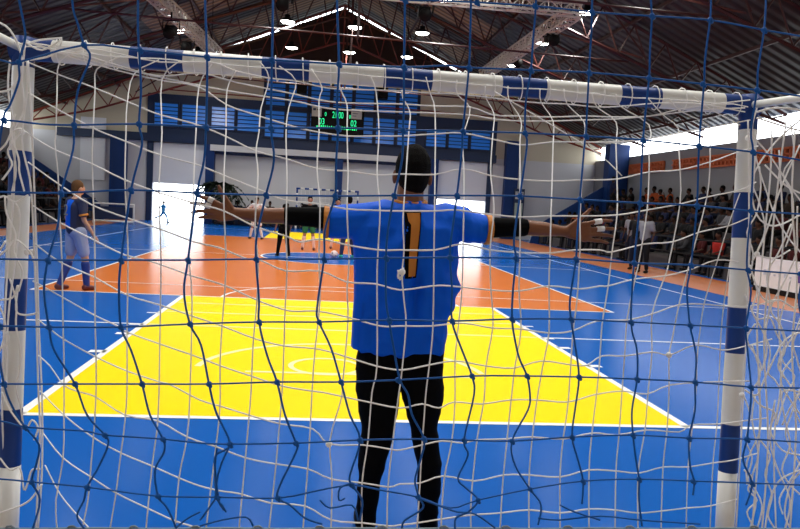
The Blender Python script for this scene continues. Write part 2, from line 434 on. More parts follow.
def stage_light(px, py, Y, label, hang=7.0):
    p = W(px, py, Y); r = empty('stage_light', p, 0, label, 'stage light', 'black stage lights on the lighting trusses')
    b = MB(); b.box(-.15, .15, -.12, .22, -.12, .14); b.cap((0, .0, 0), .13, (0, -.14, -.06), .14); b.tube([(0, -.16, -.07), (0, -.34, -.14)], [.13, .17], 14); b.build('lamp_head', m_black, r, True)
    b = MB(); b.tube([(-.24, 0, 0), (-.24, 0, .3), (.24, 0, .3), (.24, 0, 0)], .025); b.tube([(0, 0, .3), (0, 0, max(.42, hang-p.z-.2))], .03)
    b.build('bracket', m_black, r)
stage_light(551, 38, 21.5, 'black stage light on the right truss beside a bright lamp')
stage_light(516, 61, 27, 'smaller black stage light at the far end of the right truss')
stage_light(424, 13, 20, 'black stage light hanging near the top centre of the photo', 8.5)
stage_light(171, 31, 22.5, 'black stage light on the left truss, upper one')
stage_light(187, 46, 26.5, 'black stage light on the left truss, lower one beside a lamp')
stage_light(283, 3, 20, 'black stage light above the crossbar left of the roof ridge', 8.6)

# high-bay lamps
lamp_names = {-5.75: 'far left row', -1.35: 'left centre row', 1.15: 'ridge row', 3.7: 'right centre row', 8.4: 'far right row'}
depths = ['just beyond the goal', 'second from the goal', 'third from the goal', 'fourth from the goal', 'fifth from the goal', 'sixth from the goal', 'last before the far wall', 'added side light behind the goal']
shade_me = glow_me = rod = None
LD = bpy.data.lights.new('high_bay_light', 'AREA'); LD.shape = 'DISK'; LD.size = .5; LD.spread = 2.6; LD.energy = LAMP_POWER; LD.color = (1, .97, .92)
for x in lamp_names:
    for i, y in enumerate((4.4, 9.0, 13.7, 18.3, 23.0, 27.6, 32.2, -.3)):
        yy = y if x > -5 else y+(0 if i < 4 else -1.8+2*(i-3))
        yy = {4: 25.0, 5: 30.3, 6: 35.0}.get(i, y) if x < -5 else y
        if i == 7 and -5 < x < 8: continue  # outer pair behind the goal is added to side-light net and jersey
        z = 7.9 if x < 8 else 7.75; kq = .985 if x < 8 else .961; yy *= kq
        r = empty('high_bay_lamp', (x*kq, yy, z), 0, 'round white high-bay lamp under the roof, %s, %s' % (lamp_names[x], depths[i]), 'ceiling lamp', 'high-bay lamps')
        if shade_me is None:
            b = MB(); b.tube([(0, 0, 0), (0, 0, .1), (0, 0, .16), (0, 0, .26)], [.3, .22, .1, .09], 16, caps=False); b.tube([(0, 0, .2), (0, 0, .27)], .1, 10)
            o = b.build('lamp_shade', m_black, r, True); shade_me = o.data
            b = MB(); b.ell((0, 0, .02), (.25, .25, .06)); o = b.build('lamp_glow', m_lampe, r, True); glow_me = o.data
        else:
            for nme, me in (('lamp_shade', shade_me), ('lamp_glow', glow_me)):
                o = bpy.data.objects.new(nme, me); COL.objects.link(o); o.parent = r
        b = MB(); b.tube([(0, 0, .25), (0, 0, roofz(x*kq)-z-.02)], .012, 4); b.build('suspension_rod', m_black, r)
        lo = bpy.data.objects.new('lamp_light', LD); COL.objects.link(lo); lo.parent = r; lo.location = (0, 0, -.06)

# ------------------------------------------------------------------ scoreboard and wall boxes
def scoreboard():
    x0, x1, z0, z1 = px_rect(311, 107, 364, 134, 37.3); z0 -= .03; z1 -= .03
    cx, cz = (x0+x1)/2, (z0+z1)/2; r = empty('scoreboard', (cx, 37.3, z0), 0, 'black electronic scoreboard with green digits on the far wall', 'scoreboard')
    b = MB(); b.box(x0-cx, x1-cx, 0, .18, 0, z1-z0); b.build('casing', m_black, r)
    b = MB(); b.box(-.9, -.8, .18, .6, .6, .7); b.box(.8, .9, .18, .6, .6, .7); b.build('wall_bracket', m_black, r)
    H = z1-z0
    for (u, v, s, t, wx) in ((0, .71, .46, '21:00', .56), (-.80, .44, .44, '03', .72), (.82, .44, .44, '02', .72), (-.62, .72, .26, '0', .8), (.62, .68, .26, '0', .8), (.02, .43, .2, '2', .8)):
        text_mesh('digits', t, s, m_led, r, Matrix.Translation((u*1.0, -.012, v*H)) @ Matrix.Rotation(PI/2, 4, 'X') @ Matrix.Diagonal((wx, 1, 1, 1)), .008)
    b = MB(); rr = random.Random(3)
    for (a, c) in ((-1.05, -.12), (.12, 1.05)):
        x = a
        b = MB()
        while x < c:
            h = rr.choice((.1, .13, .15)); z_ = .27; b.box(x, x+.035, -.012, 0, z_, z_+h); q_ = h*rr.choice((0, .45, .8)); b.box(x, x+.07, -.012, 0, z_+q_, z_+q_+.03); x += .105
        b.build('name_lamps', m_led, r)
    b = MB(); b.box(-1.32, -.83, -.02, 0, H*.62, H*1.0); b.build('left_panel', m_paper, r)
    b = MB(); b.box(.68, 1.22, -.02, 0, H*.62, H*1.0); b.build('right_panel', m_paper, r)
    b = MB()
    for k in range(3): b.box(.74, 1.1-.08*k, -.03, -.02, H*(.9-.09*k), H*(.92-.09*k))
    b.box(-1.26, -1.12, -.03, -.02, H*.84, H*.92); b.box(-1.08, -.9, -.03, -.02, H*.86, H*.89)
    b.build('panel_writing', m_navy, r)
scoreboard()
def speaker(px, py, label):
    p = W(px, py, 37.4); b = MB(); b.box(-.25, .25, -.2, .45, 0, .75); b.tube([(0, -.2, .22), (0, -.24, .22)], .17, 14); b.tube([(0, -.2, .55), (0, -.24, .55)], .09, 12)
    o = b.build('loudspeaker', m_black); o.location = (p.x, p.y, p.z-.35); tag(o, label, 'loudspeaker', 'loudspeakers on the far wall')
speaker(302, 87, 'black loudspeaker high on the far wall left of the scoreboard')
speaker(383, 92, 'black loudspeaker high on the far wall right of the scoreboard')
p = W(521, 204, 37); b = MB(); b.box(-.28, .28, -.06, .0, -.9, .9, 0); b.box(-.22, .22, -.07, -.06, .35, .75, 1); b.box(-.22, .22, -.07, -.06, -.75, .15, 2)
for k in range(3): b.box(-.17, .17-.05*k, -.075, -.07, .66-.1*k, .69-.1*k, 0)
o = b.build('notice_board', [m_navy, m_paper, mat('pale green sheet', (.35, .42, .36), .7)]); o.location = (p.x, 37.48, p.z-.1); tag(o, 'small navy notice board with pale sheets on the right navy column', 'notice board')

# ------------------------------------------------------------------ goals
GY = 2.95; GH = 2.02; PL, PR = -1.13, 1.83
def banded(b, p, q, r, bands, n=20):
    """bands: list of (t0, t1, material index) along p->q in metres; cylinder"""
    p = Vector(p); q = Vector(q); d = (q-p).normalized()
    for t0, t1, mi in bands: b.tube([p+d*t0, p+d*(t1)], r, n, mi, True)
def post_bands(zs):                                   # from the top down: blue first
    return zs
def lean(xt, px, py):
    a = Vector((xt, GY, GH)); c = W(px, py, GY-.10); d = (a-c)/(a.z-c.z)
    return lambda z: a+d*(z-a.z)
LEANL = lean(PL, 10, 460); LEANR = lean(PR, 728.5, 461)
def make_goal(y, label, zlist_l, zlist_r, xbands, net):
    g = empty('goal', ((PL+PR)/2, y, 0), 0, label, 'goal'); ox = (PL+PR)/2
    for x, zl, lb in ((PL, zlist_l, None), (PR, zlist_r, None)):
        b = MB()
        ax = LEANL if x < 0 else LEANR
        for i in range(len(zl)-1): b.tube([ax(zl[i])-Vector((ox, GY, 0)), ax(zl[i+1])-Vector((ox, GY, 0))], .039, 22, (i+1) % 2, caps=(i in (0, len(zl)-2)))
        o = b.build('post', [m_white, m_pblue], g, True)
        for p in o.data.polygons:
            if len(p.vertices) > 4: p.use_smooth = False
    b = MB()
    for i in range(len(xbands)-1): b.tube([(xbands[i]-ox, 0, GH), (xbands[i+1]-ox, 0, GH)], .042, 22, (i+1) % 2, caps=False)
    o = b.build('crossbar', [m_white, m_pblue], g, True)
    for p in o.data.polygons:
        if len(p.vertices) > 4: p.use_smooth = False
    return g, ox
def zz(px, ys): return [min(GH-.0, W(px, y, GY).z) for y in ys]
zl = [GH+.042]+zz(26, [68, 152, 196, 277, 327, 402, 456])+[0.0]
zr = [GH+.042]+zz(740, [130, 193, 238, 306, 350, 418, 463])+[0.0]
xb = [PL-.044]+[W(x, 60+(x-54)*.07, GY).x for x in (54, 131, 184, 262, 309, 383, 431, 500, 544, 618, 658, 721)]+[PR+.044]
goal, gox = make_goal(GY, 'white and blue banded goal with a loose white net, nearest the camera', zl, zr, xb, None)
# depth of the slack net behind the goal
def sstep(t): t = max(0, min(1, t)); return t*t*(3-2*t)
def NY(px, py):
    ybar = 52+(px-38)*.075
    e = sstep((px-20)/170)*sstep((745-px)/170)
    return GY-.06 - (.10*sstep((py-ybar-8)/60)) - .38*e*sstep((py-ybar-5)/150)
def NP(px, py, off=0): return W(px, py, NY(px, py)-off)
rows = [
 [(26,42),(83,58),(132,71),(198,85),(235,92),(294,101),(320,107),(346,110),(400,112),(432,113),(470,115),(493,119),(520,121),(553,121),(584,120),(616,119),(650,116),(700,110),(745,108)],
 [(54,45),(100,50),(160,62),(210,62),(236,71),(269,78),(296,81),(322,87),(340,89),(376,90),(403,91),(430,93),(457,94),(486,97),(509,100),(541,103),(567,104),(597,107),(625,106),(660,103),(700,104),(745,112)],
 [(25,42),(60,48),(120,66),(160,76),(200,73),(235,82),(294,94),(320,100),(346,103),(400,104),(432,106),(470,107),(493,115),(520,116),(553,117),(584,116),(616,117),(650,116),(680,109),(716,104),(750,100)],
 [(25,40),(58,52),(83,61),(132,74),(165,81),(199,87),(227,105),(256,115),(285,124),(312,131),(347,136),(379,136),(400,136),(435,134),(462,133),(492,139),(522,145),(552,142),(584,142),(616,142),(648,139),(680,133),(712,127),(750,120)],
 [(25,61),(57,74),(95,88),(140,107),(161,115),(195,124),(225,136),(256,151),(287,159),(318,169),(347,171),(377,175),(401,174),(435,174.5),(463,169),(492,176),(520,179.5),(552,181),(585,180),(617,179),(649,172),(679,170),(710,162),(735,153),(758,146)],
 [(27,92),(57,109),(95,129),(125,141),(160,155),(198,165),(225,176),(265,192),(285,200),(320,204),(347,209),(380,210.5),(400,211),(435,211),(456,210),(488,214),(519,217),(552,216),(584,216),(617,215),(647,210),(680,204),(707,197),(740,190),(756,182)],
 [(24,131),(55,150),(92,164),(125,180),(160,193),(198,204),(224,211),(256,227),(286,236),(300,242),(320,239),(347,245),(379,250),(400,250),(435,250),(462,244),(490,250),(520,252.5),(550,253),(575,250),(600,250),(612,252),(644,244),(672,242),(700,232),(728,226),(752,216)],
 [(28,162),(60,185),(92,205),(127,218),(160,229),(195,242),(220,248),(247,259),(260,260),(286,271),(320,271),(347,282),(376,284),(400,290),(432,286),(450,286),(490,290),(519,291),(549,286),(579,289),(600,286),(608,286),(635,279),(665,276),(692,269),(716,260),(738,262)],
 [(32,205),(59,222),(94,240),(125,255),(153,262),(192,276),(200,278),(226,286),(259,301),(290,311),(316,311),(347,317),(380,326),(400,326),(432,326),(462,323),(492,328),(520,329),(549,333),(572,331),(597,321),(627,320),(652,314),(678,305),(700,304),(725,306),(750,306),(779,300)],
 [(34,243),(60,262),(94,277),(127,295),(160,305),(192,316),(222,326),(256,339),(285,346),(318,349),(347,357),(376,366),(402,370),(429,365),(456,361),(486,366),(514,368),(541,361),(572,365),(587,365),(602,356),(625,356),(652,352),(670,355),(695,345),(722,350),(742,347),(772,339)],
 [(33,281),(62,297),(96,316),(120,327),(127,332),(160,344),(195,356),(221,366),(251,376),(282,386),(312,391),(326,393),(368,402),(400,408),(422,404),(439,408),(454,402),(481,404),(510,400),(537,400),(568,402),(593,395),(622,391),(647,394),(670,385),(710,382),(750,381)],
 [(36,318),(50,329),(65,340),(96,357),(127,371),(160,382),(171,385),(200,400),(220,406),(252,416),(281,424),(313,429),(329,444),(363,445),(389,449),(400,450),(422,445),(442,441),(463,443),(476,440),(505,439),(531,437),(563,439),(592,433),(617,435),(647,430),(679,432),(691,425),(718,424),(742,421),(768,418)],
 [(38,355),(50,366),(64,385),(80,392),(96,397),(125,415),(158,421),(187,437),(217,447),(246,458),(276,464),(308,469),(331,479),(363,483),(389,487),(400,484),(420,483),(443,476),(474,481),(504,475),(529,475),(560,477),(588,470),(616,471),(639,473),(663,467),(687,467),(713,463),(734,460),(758,453)],
 [(40,391),(64,415),(91,436),(121,453),(152,466),(179,478),(200,486),(221,491),(241,494),(270,503),(305,506),(331,520),(363,523),(389,526),(400,525),(417,523),(442,519),(471,515),(500,513),(529,510),(560,513),(589,509),(615,510),(638,513),(662,511),(687,508),(710,506),(737,499)],
 [(43,433),(63,458),(91,477),(116,493),(147,508),(175,521),(195,527)],
 [(45,465),(60,494),(79,517),(90,529)],
]
cols = [
 [(84,50),(60,61),(57,95),(56,132),(55,145),(58,175),(60,222),(62,262),(63,325),(64,360),(64,392),(64,415),(63,458),(56,500),(57,529)],
 [(121,56),(97,69),(95,90),(93,132),(92,160),(94,220),(95,262),(95,316),(96,355),(96,392),(94,430),(91,465),(88,500),(82,529)],
 [(159,60),(134,74),(127,105),(126,132),(125,180),(127,225),(128,262),(127,340),(127,392),(124,430),(120,460),(116,493),(110,529)],
 [(180,61),(162,79),(162,132),(160,165),(159,200),(161,262),(160,330),(159,392),(157,430),(152,466),(146,529)],
 [(212,64),(199,86),(196,132),(194,170),(193,210),(189,255),(192,300),(190,392),(187,437),(179,478),(175,529)],
 [(236,71),(227,90),(226,132),(224,175),(224,211),(226,268),(222,326),(220,366),(220,406),(216,446),(206,529)],
 [(260,62),(269,78),(261,108),(259,132),(256,151),(258,175),(255,227),(258,260),(257,300),(253,345),(251,392),(247,440),(239,529)],
 [(279,66),(296,81),(289,107),(286,132),(287,180),(286,230),(287,270),(285,310),(284,345),(282,392),(276,464),(269,529)],
 [(311,69),(322,87),(319,100),(319,132),(317,169),(320,205),(319,260),(320,300),(315,350),(312,392),(309,450),(303,529)],
 [(336,66),(340,88),(347,105),(347,132),(348,175),(347,209),(349,262),(347,290),(348,320),(343,380),(341,400),(330,440),(332,480),(331,529)],
 [(371,77),(376,92),(379,132),(377,172),(380,210),(378,250),(377,284),(377,366),(372,392),(368,440),(362,483),(362,529)],
 [(402,90),(403,98),(410,112),(409,130),(406,174),(403,220),(404,250),(402,275),(404,300),(406,325),(402,370),(398,400),(393,440),(388,487),(387,529)],
 [(426,77),(430,93),(435,112),(435,174),(434,250),(433,325),(430,360),(426,392),(424,420),(422,445),(420,483),(417,529)],
 [(457,80),(457,94),(470,108),(464,132),(462,140),(464,175),(463,250),(462,290),(459,320),(455,361),(455,400),(452,440),(444,480),(441,529)],
 [(485,86),(486,98),(494,114),(493,132),(491,160),(491,178),(494,210),(490,250),(491,290),(493,325),(486,366),(484,400),(477,440),(471,500),(471,529)],
 [(508,86),(509,100),(521,120),(520,140),(520,180),(520,250),(519,290),(521,330),(515,366),(512,392),(507,440),(503,480),(500,529)],
 [(540,89),(541,102),(553,121),(553,145),(552,182),(551,216),(550,253),(549,285),(549,332),(543,365),(537,400),(532,440),(529,480),(529,529)],
 [(564,89),(567,104),(584,122),(584,143),(582,180),(580,215),(580,250),(577,300),(573,332),(569,392),(566,420),(563,440),(560,475),(560,529)],
 [(592,94),(597,107),(616,122),(616,145),(617,179),(617,215),(612,252),(609,280),(606,300),(602,325),(600,356),(597,390),(592,433),(589,470),(589,529)],
 [(616,94),(620,106),(649,125),(649,150),(649,172),(647,211),(639,262),(635,279),(627,320),(625,350),(622,392),(619,435),(616,470),(615,529)],
 [(647,97),(662,114),(678,128),(679,150),(680,170),(680,204),(669,262),(665,276),(652,314),(652,352),(648,392),(645,430),(638,473),(638,529)],
 [(669,99),(682,112),(709,126),(710,150),(710,162),(707,197),(690,262),(680,300),(672,340),(669,356),(669,392),(667,430),(663,467),(661,529)],
 [(694,97),(712,110),(740,125)],
 [(740,193),(728,226),(717,262),(705,300),(700,330),(697,360),(696,392),(692,430),(688,467),(686,529)],
 [(730,262),(722,320),(719,380),(717,424),(713,463),(710,529)],
]
# side parts of the net, hanging in folds beside the posts (depth per strand)
sideR = [
 (.0,[(757,108),(752,130),(757,162),(766,190),(775,215),(790,240),(810,262)]),
 (.1,[(748,132),(770,156),(800,200),(830,225)]),
 (.25,[(800,120),(772,146),(752,180),(757,215),(775,226),(800,215)]),
 (.05,[(752,185),(760,205),(765,230),(757,252),(760,256),(775,258),(790,250)]),
 (.15,[(800,145),(780,190),(765,235),(752,262)]),
 (.2,[(765,165),(785,185),(800,193)]), (.3,[(772,130),(770,180),(762,262),(757,330),(760,420),(752,529)]),
 (.1,[(779,150),(783,240),(778,300),(781,380),(774,440),(776,529)]), (.35,[(795,130),(792,200),(797,280),(792,350),(796,430),(790,529)]),
 (.05,[(748,262),(757,290),(752,310),(762,330),(770,350),(768,372),(775,380),(782,392)]),
 (.15,[(745,295),(756,318),(770,318),(777,335),(785,350),(778,365),(784,378)]),
 (.2,[(750,265),(756,285),(765,300),(780,300),(795,308),(808,302)]),
 (.1,[(752,345),(760,375),(752,392),(760,405),(775,413),(770,430),(782,450),(800,455)]),
 (.0,[(742,392),(750,415),(746,440),(752,458),(748,480),(756,500),(750,529)]),
 (.05,[(755,395),(752,420),(758,455),(752,480),(762,505),(757,529)]),
 (.2,[(800,392),(782,392),(785,420),(790,445),(782,470),(795,490),(810,500)]),
 (.12,[(760,440),(770,455),(765,475),(772,495),(768,515),(775,529)]),
 (.22,[(775,400),(770,440),(778,470),(790,500),(785,529)]),
 (.1,[(744,470),(752,478),(748,490),(757,500),(747,512),(755,529)]),
 (.3,[(800,470),(780,480),(770,500),(765,529)]), (.3,[(810,330),(785,340),(765,378),(757,395),(745,390)]),
 (.28,[(757,112),(775,108),(800,110),(830,118)]), (.18,[(757,118),(790,128),(820,135)]),
 (.07,[(748,120),(749,200),(748,300),(744,380),(740,460),(736,529)]), (.33,[(786,122),(776,200),(770,262),(764,340),(768,440),(762,529)]),
]
sideL = [
 (.05,[(25,45),(22,80),(24,110),(12,135),(16,170),(12,196),(20,215),(15,262),(8,320),(6,400)]),
 (.1,[(27,60),(27,92),(22,140),(30,180),(33,220),(36,300),(38,380),(40,430),(38,480),(36,529)]),
 (.08,[(28,60),(32,130),(37,262),(39,330),(42,400),(42,470),(38,529)]),
 (.2,[(-8,92),(12,88),(22,60),(10,30),(-8,20)]), (.15,[(-10,158),(5,145),(12,132),(22,130),(8,150),(12,165),(2,180)]),
 (.1,[(-8,202),(4,196),(15,202),(28,195)]), (.2,[(-8,262),(6,250),(16,240),(30,252),(34,262)]),
 (.1,[(-8,300),(12,298),(18,285),(16,310),(25,315),(38,313)]), (.15,[(-8,352),(6,345),(8,335),(2,330)]),
 (.12,[(2,392),(10,410),(25,428),(32,420),(38,428),(34,440)]), (.1,[(0,458),(10,470),(20,468),(24,490),(28,482),(32,470),(40,469)]),
 (.2,[(-8,515),(15,508),(30,500),(42,484)]), (.05,[(10,60),(8,90),(14,130),(14,190),(8,262),(4,330),(2,400),(4,460)]),
 (.06,[(25,42),(42,50),(62,40),(52,55),(30,60)]), (.04,[(0,36),(20,44),(40,40),(62,38)]),
]
net = MB(); RN = .0027
for r_ in rows: net.tube([NP(*p)-goal.location for p in cr(r_, 3)], RN, 6)
for c_ in cols: net.tube([NP(p[0], p[1], .002)-goal.location for p in cr(c_, 3)], RN*.92, 6)
for px in range(60, 745, 27): # loops tying the net over the crossbar
    x = W(px, 60+(px-54)*.07, GY).x-gox
    net.tube([(x+.05*math.cos(t*.7)*0+.02*(t/12-.5), .05*math.cos(2*PI*t/12), GH+.05*math.sin(2*PI*t/12)) for t in range(13)], RN*.9, 5)
net.tube([NP(*p, .01)-goal.location for p in cr([(495,92),(560,130),(600,155),(622,176)], 3)], RN*.8, 5)
for d, s_ in sideR+sideL: net.tube([W(p[0], p[1], GY-.08-d)-goal.location for p in cr(s_, 4)], .0036, 6)
# bundled cords along the crossbar edge and a loose knot behind the keeper
rr = random.Random(5)
for q in range(16):                                  # more slack folds of the side netting
    x = 750+rr.uniform(0, 70); d = rr.uniform(.02, .4); y = rr.uniform(110, 420); pl_ = [(x, y)]
    for t in range(rr.randint(4, 8)): x += rr.uniform(-14, 14); x = max(747, x); y += rr.uniform(16, 30); pl_.append((x, y))
    net.tube([W(p[0], p[1], GY-.08-d)-goal.location for p in cr(pl_, 4)], .0034, 6)
for q in range(6):
    x = rr.uniform(-20, 32); d = rr.uniform(.02, .3); y = rr.uniform(70, 400); pl_ = [(x, y)]
    for t in range(rr.randint(4, 7)): x += rr.uniform(-9, 9); x = min(40, x); y += rr.uniform(14, 26); pl_.append((x, y))
    net.tube([W(p[0], p[1], GY-.08-d)-goal.location for p in cr(pl_, 4)], .0034, 6)
net.tube([W(x, 51+(x-54)*.0795+rr.uniform(-1, 1)-(.0 if x > 60 else 2), GY-.05)-goal.location for x in range(20, 760, 14)], RN, 5)
net.tube([NP(*p, .01)-goal.location for p in cr([(404,268),(398,274),(399,279),(404,272),(400,280),(398,270)], 3)], RN, 5)
for px, py in [(669,355),(402,272),(329,444),(27,252),(32,252),(757,254),(742,395),(22,132),(748,138)]:
    c = NP(px, py, .01)-goal.location; net.ell(c, (.012, .012, .012), nu=8, nv=6)
net.build('net', m_wnet, goal, True)
# tubes that hold the net back from the two top corners
b = MB(); b.tube([(PL-gox, 0, GH), (PL-gox-.02, -.75, GH+.0), (PL-gox-.02, -.95, GH-.15)], .016, 10); b.build('net_support', m_white, goal, True)
b = MB(); b.tube([(PR-gox, 0, GH), (PR-gox+.02, -.75, GH-.03), (PR-gox+.02, -.95, GH-.2)], .016, 10); b.build('net_support', m_white, goal, True)
b = MB(); b.tube([(PL-gox, -.0, .03), (PL-gox-.02, -.9, .03), (PR-gox+.02, -.9, .03), (PR-gox, 0, .03)], .02, 8); b.build('ground_bar', m_white, goal, True)

# far goal
FY = 36.0
g2 = empty('goal', (XM+.1, FY, 0), 0, 'small distant white and blue goal before the far wall', 'goal')
for s in (-1, 1):
    b = MB()
    for k in range(10): b.tube([(s*1.5, 0, .2*k), (s*1.5, 0, .2*k+.2)], .045, 10, k % 2)
    b.build('post', [m_white, m_pblue], g2, True)
b = MB()
for k in range(15): b.tube([(-1.545+k*.206, 0, 2.03), (-1.545+(k+1)*.206, 0, 2.03)], .045, 10, (k+1) % 2)
b.build('crossbar', [m_white, m_pblue], g2, True)
b = MB()
for k in range(16): x = -1.5+k*.2; b.tube([(x, .03, 2.0), (x, .7, 1.6), (x, 1.0, .02)], .006, 3)
for t in range(8): f = t/8; b.tube([(-1.5, .7+.3*f, 1.6*(1-f)), (1.5, .7+.3*f, 1.6*(1-f))], .006, 3)
for s in (-1.5, 1.5):
    for t in range(1, 8): b.tube([(s, .03, .25*t), (s, .72+.04*(8-t), min(1.6, .25*t))], .006, 3)
b.build('net', m_wnet, g2)

# ------------------------------------------------------------------ blue safety net close to the camera
brow = [
 [(400,0),(450,1),(535,6),(592,12),(652,16),(710,20),(764,30),(800,36),(850,46)],
 [(-60,52),(0,60),(19,62),(84,45),(140,50),(207,57),(272,60),(339,64),(404,67),(447,65.5),(469,67.5),(531,70),(589,72.5),(649,78),(703,84),(757,90),(800,96),(860,106)],
 [(-60,118),(4,120),(40,124),(74,125),(139,124),(206,127),(271,128),(338,128),(403,130),(463,131),(525,133),(586,136),(643,140),(699,146),(753,152),(800,160),(860,170)],
 [(-60,192),(0,192),(61,193),(131,190),(197,193),(266,195),(335,196),(394,195.5),(457,195.5),(520,196),(580,199.5),(640,203),(697,205.5),(751,211),(800,214),(860,219)],
 [(-60,259),(0,259),(48,260),(121,260),(188,260),(256,259),(324,259),(386,258),(450,257.5),(516,258),(576,259),(634,263),(691,265),(748,270),(800,274),(860,279)],
 [(-60,326),(0,326),(49,327),(121,327),(190,324),(259,322),(319,322),(389,320),(452,321),(512,319),(571,319),(631,322),(690,325),(746,328),(800,331),(860,334)],
 [(-60,383),(4,384),(75,384),(142,384),(209,384),(277,382),(341,382),(398,380),(472,376),(527,376),(579,377),(637,379),(695,382),(751,387),(800,388),(860,390)],
 [(-60,415),(0,421),(25,427),(84,431),(105,435),(163,439),(200,443),(230,444),(296,443),(360,440),(424,439),(464,440),(512,441),(572,437),(633,435),(689,438),(747,439),(800,442),(860,446)],
 [(-60,476),(0,479),(32,482),(87,487),(158,496),(217,497),(278,498),(320,490),(352,485),(380,490),(418,497),(450,508),(478,500),(530,489),(583,481),(639,479),(693,481),(752,483),(800,485),(860,488)],
]
bcol = [
 [(17,-70),(18,-10),(19,0),(24,25),(25,40),(19,62),(19,80),(10,105),(3,120),(-6,190),(-8,260),(-4,330),(4,384),(14,410),(25,427),(39,445),(36,465),(32,482),(40,500),(33,528)],
 [(70,-70),(72,0),(78,25),(84,45),(90,58),(78,90),(74,125),(73,150),(61,193),(58,225),(48,260),(44,292),(49,327),(54,350),(75,384),(87,415),(105,435),(108,445),(98,468),(87,487),(84,500),(77,516),(84,528)],
 [(138,-70),(138,0),(138,30),(139,50),(141,90),(139,124),(142,145),(131,190),(121,260),(119,292),(121,327),(131,350),(142,384),(150,415),(163,439),(164,452),(155,470),(158,496),(166,506),(172,518),(176,528)],
 [(203,-70),(205,0),(207,57),(207,90),(206,127),(204,160),(197,193),(188,260),(184,292),(190,324),(201,345),(209,384),(216,412),(230,444),(216,455),(215,470),(217,497),(224,510)],
 [(273,-70),(273,0),(272,60),(271,127),(274,160),(266,195),(257,235),(256,259),(259,300),(259,322),(267,355),(277,382),(285,415),(296,443),(296,452),(280,485),(278,498),(290,505),(305,518),(322,524)],
 [(337,-70),(337,0),(339,64),(337,100),(338,128),(336,165),(335,196),(325,230),(324,259),(317,308),(319,322),(331,348),(341,382),(350,415),(360,440),(350,475),(352,485),(362,500),(360,520)],
 [(405,-70),(405,0),(404,67),(404,100),(403,130),(402,160),(394,196),(388,230),(386,258),(386,300),(389,320),(394,350),(400,380),(408,395),(412,415),(424,439),(421,458),(415,480),(419,497),(423,508),(405,520),(402,528)],
 [(471,-70),(471,0),(470,40),(469,67),(463,130),(462,150),(457,195),(451,240),(450,258),(452,290),(452,321),(462,350),(472,376),(474,395),(464,440),(468,455),(458,478),(466,488),(478,500),(468,512),(456,518),(455,529)],
 [(536,-70),(536,0),(533,40),(531,70),(526,100),(525,132),(527,145),(520,196),(514,240),(516,258),(513,290),(512,319),(516,345),(520,360),(527,376),(530,395),(528,410),(512,441),(515,465),(530,489),(541,505),(538,525)],
 [(592,-70),(592,12),(589,72),(586,130),(584,150),(580,199),(577,240),(576,259),(570,300),(571,319),(575,345),(579,377),(575,410),(572,437),(578,460),(583,481),(582,504)],
 [(651,-70),(651,0),(652,16),(650,50),(649,78),(643,140),(640,203),(634,263),(631,322),(637,350),(637,380),(632,410),(633,435),(636,460),(639,479),(639,500),(642,526)],
 [(711,-70),(711,0),(710,20),(705,60),(704,84),(699,146),(697,205),(691,265),(687,290),(690,325),(696,355),(695,382),(695,410),(689,438),(690,465),(694,481),(693,495)],
 [(768,-70),(766,0),(764,30),(758,70),(757,90),(751,132),(753,152),(751,211),(748,240),(747,268),(751,292),(746,328),(748,355),(751,387),(750,410),(747,439),(743,460),(752,483),(746,505)],
 [(826,-70),(824,36),(817,100),(812,160),(808,215),(802,274),(799,305),(806,332),(812,389),(806,442),(812,486),(808,528)],
 [(-55,-70),(-58,60),(-62,190),(-66,260),(-60,384),(-50,476),(-56,528)],
]
BY = 1.30
bn = MB(); RB = .0020
def BP(px, py, o=0): return W(px, py, BY+.05*math.sin(px*.013+1)*math.sin(py*.017)-o)
for r_ in brow: bn.tube([BP(*p) for p in cr(r_, 3)], RB*.85, 6)
for c_ in bcol: bn.tube([BP(p[0], p[1], .002) for p in cr(c_, 4)], RB, 6)
for x0, x1, y in ((-60, 860, -52),): bn.tube([BP(x, y+x*.02) for x in range(x0, x1, 60)], RB*.85, 6)
# bunched loops along the bottom
for pl in ([(217,448),(215,465),(216,480),(218,495)], [(230,446),(222,462),(217,480),(216,497),(222,505),(226,512)], [(216,498),(204,515),(200,520)],
           [(200,526),(222,520),(246,517),(253,526)], [(176,528),(188,518),(200,512)], [(345,498),(339,500),(340,488),(352,483)], [(320,500),(330,508),(352,505),(358,520)],
           [(418,498),(440,506),(457,512),(475,514),(495,528)], [(538,518),(560,520),(600,516),(640,520),(700,524)], [(560,505),(575,512),(600,520)]):
    bn.tube([BP(p[0], p[1], .004) for p in cr(pl, 3)], RB*.9, 6)
nodes = []
for ri, r_ in enumerate(brow):
    rp = cr(r_, 6)
    for c_ in bcol:
        cp = cr(c_, 6); best = min(((a[0]-q[0])**2+(a[1]-q[1])**2, a) for a in rp for q in cp)
        if best[0] < 60: nodes.append(best[1])
for px, py in nodes:
    c = BP(px, py, .001); bn.ell(c, (.0058, .005, .0055), nu=7, nv=5); bn.ell(c+Vector((.003, -.002, -.004)), (.0035, .003, .0035), nu=6, nv=5)
so = bn.build('safety_net', m_bnet, None, True); tag(so, 'blue square-mesh safety net strung across the whole view nearest the camera', 'safety net')
b = MB(); b.tube([W(x, 529+.3*math.sin(x*.05), BY+.02) for x in range(-60, 861, 20)], .003, 8)
for x in range(10, 800, 62): b.tube([W(x+dx, 529+dy, BY+.02) for dx, dy in ((-5, 0), (-3, -2.5), (1, -3), (4, -1), (5, 2))], .002, 6)
b.build('border_rope', mat('grey blue rope', (.25, .32, .36), .7), so, True)

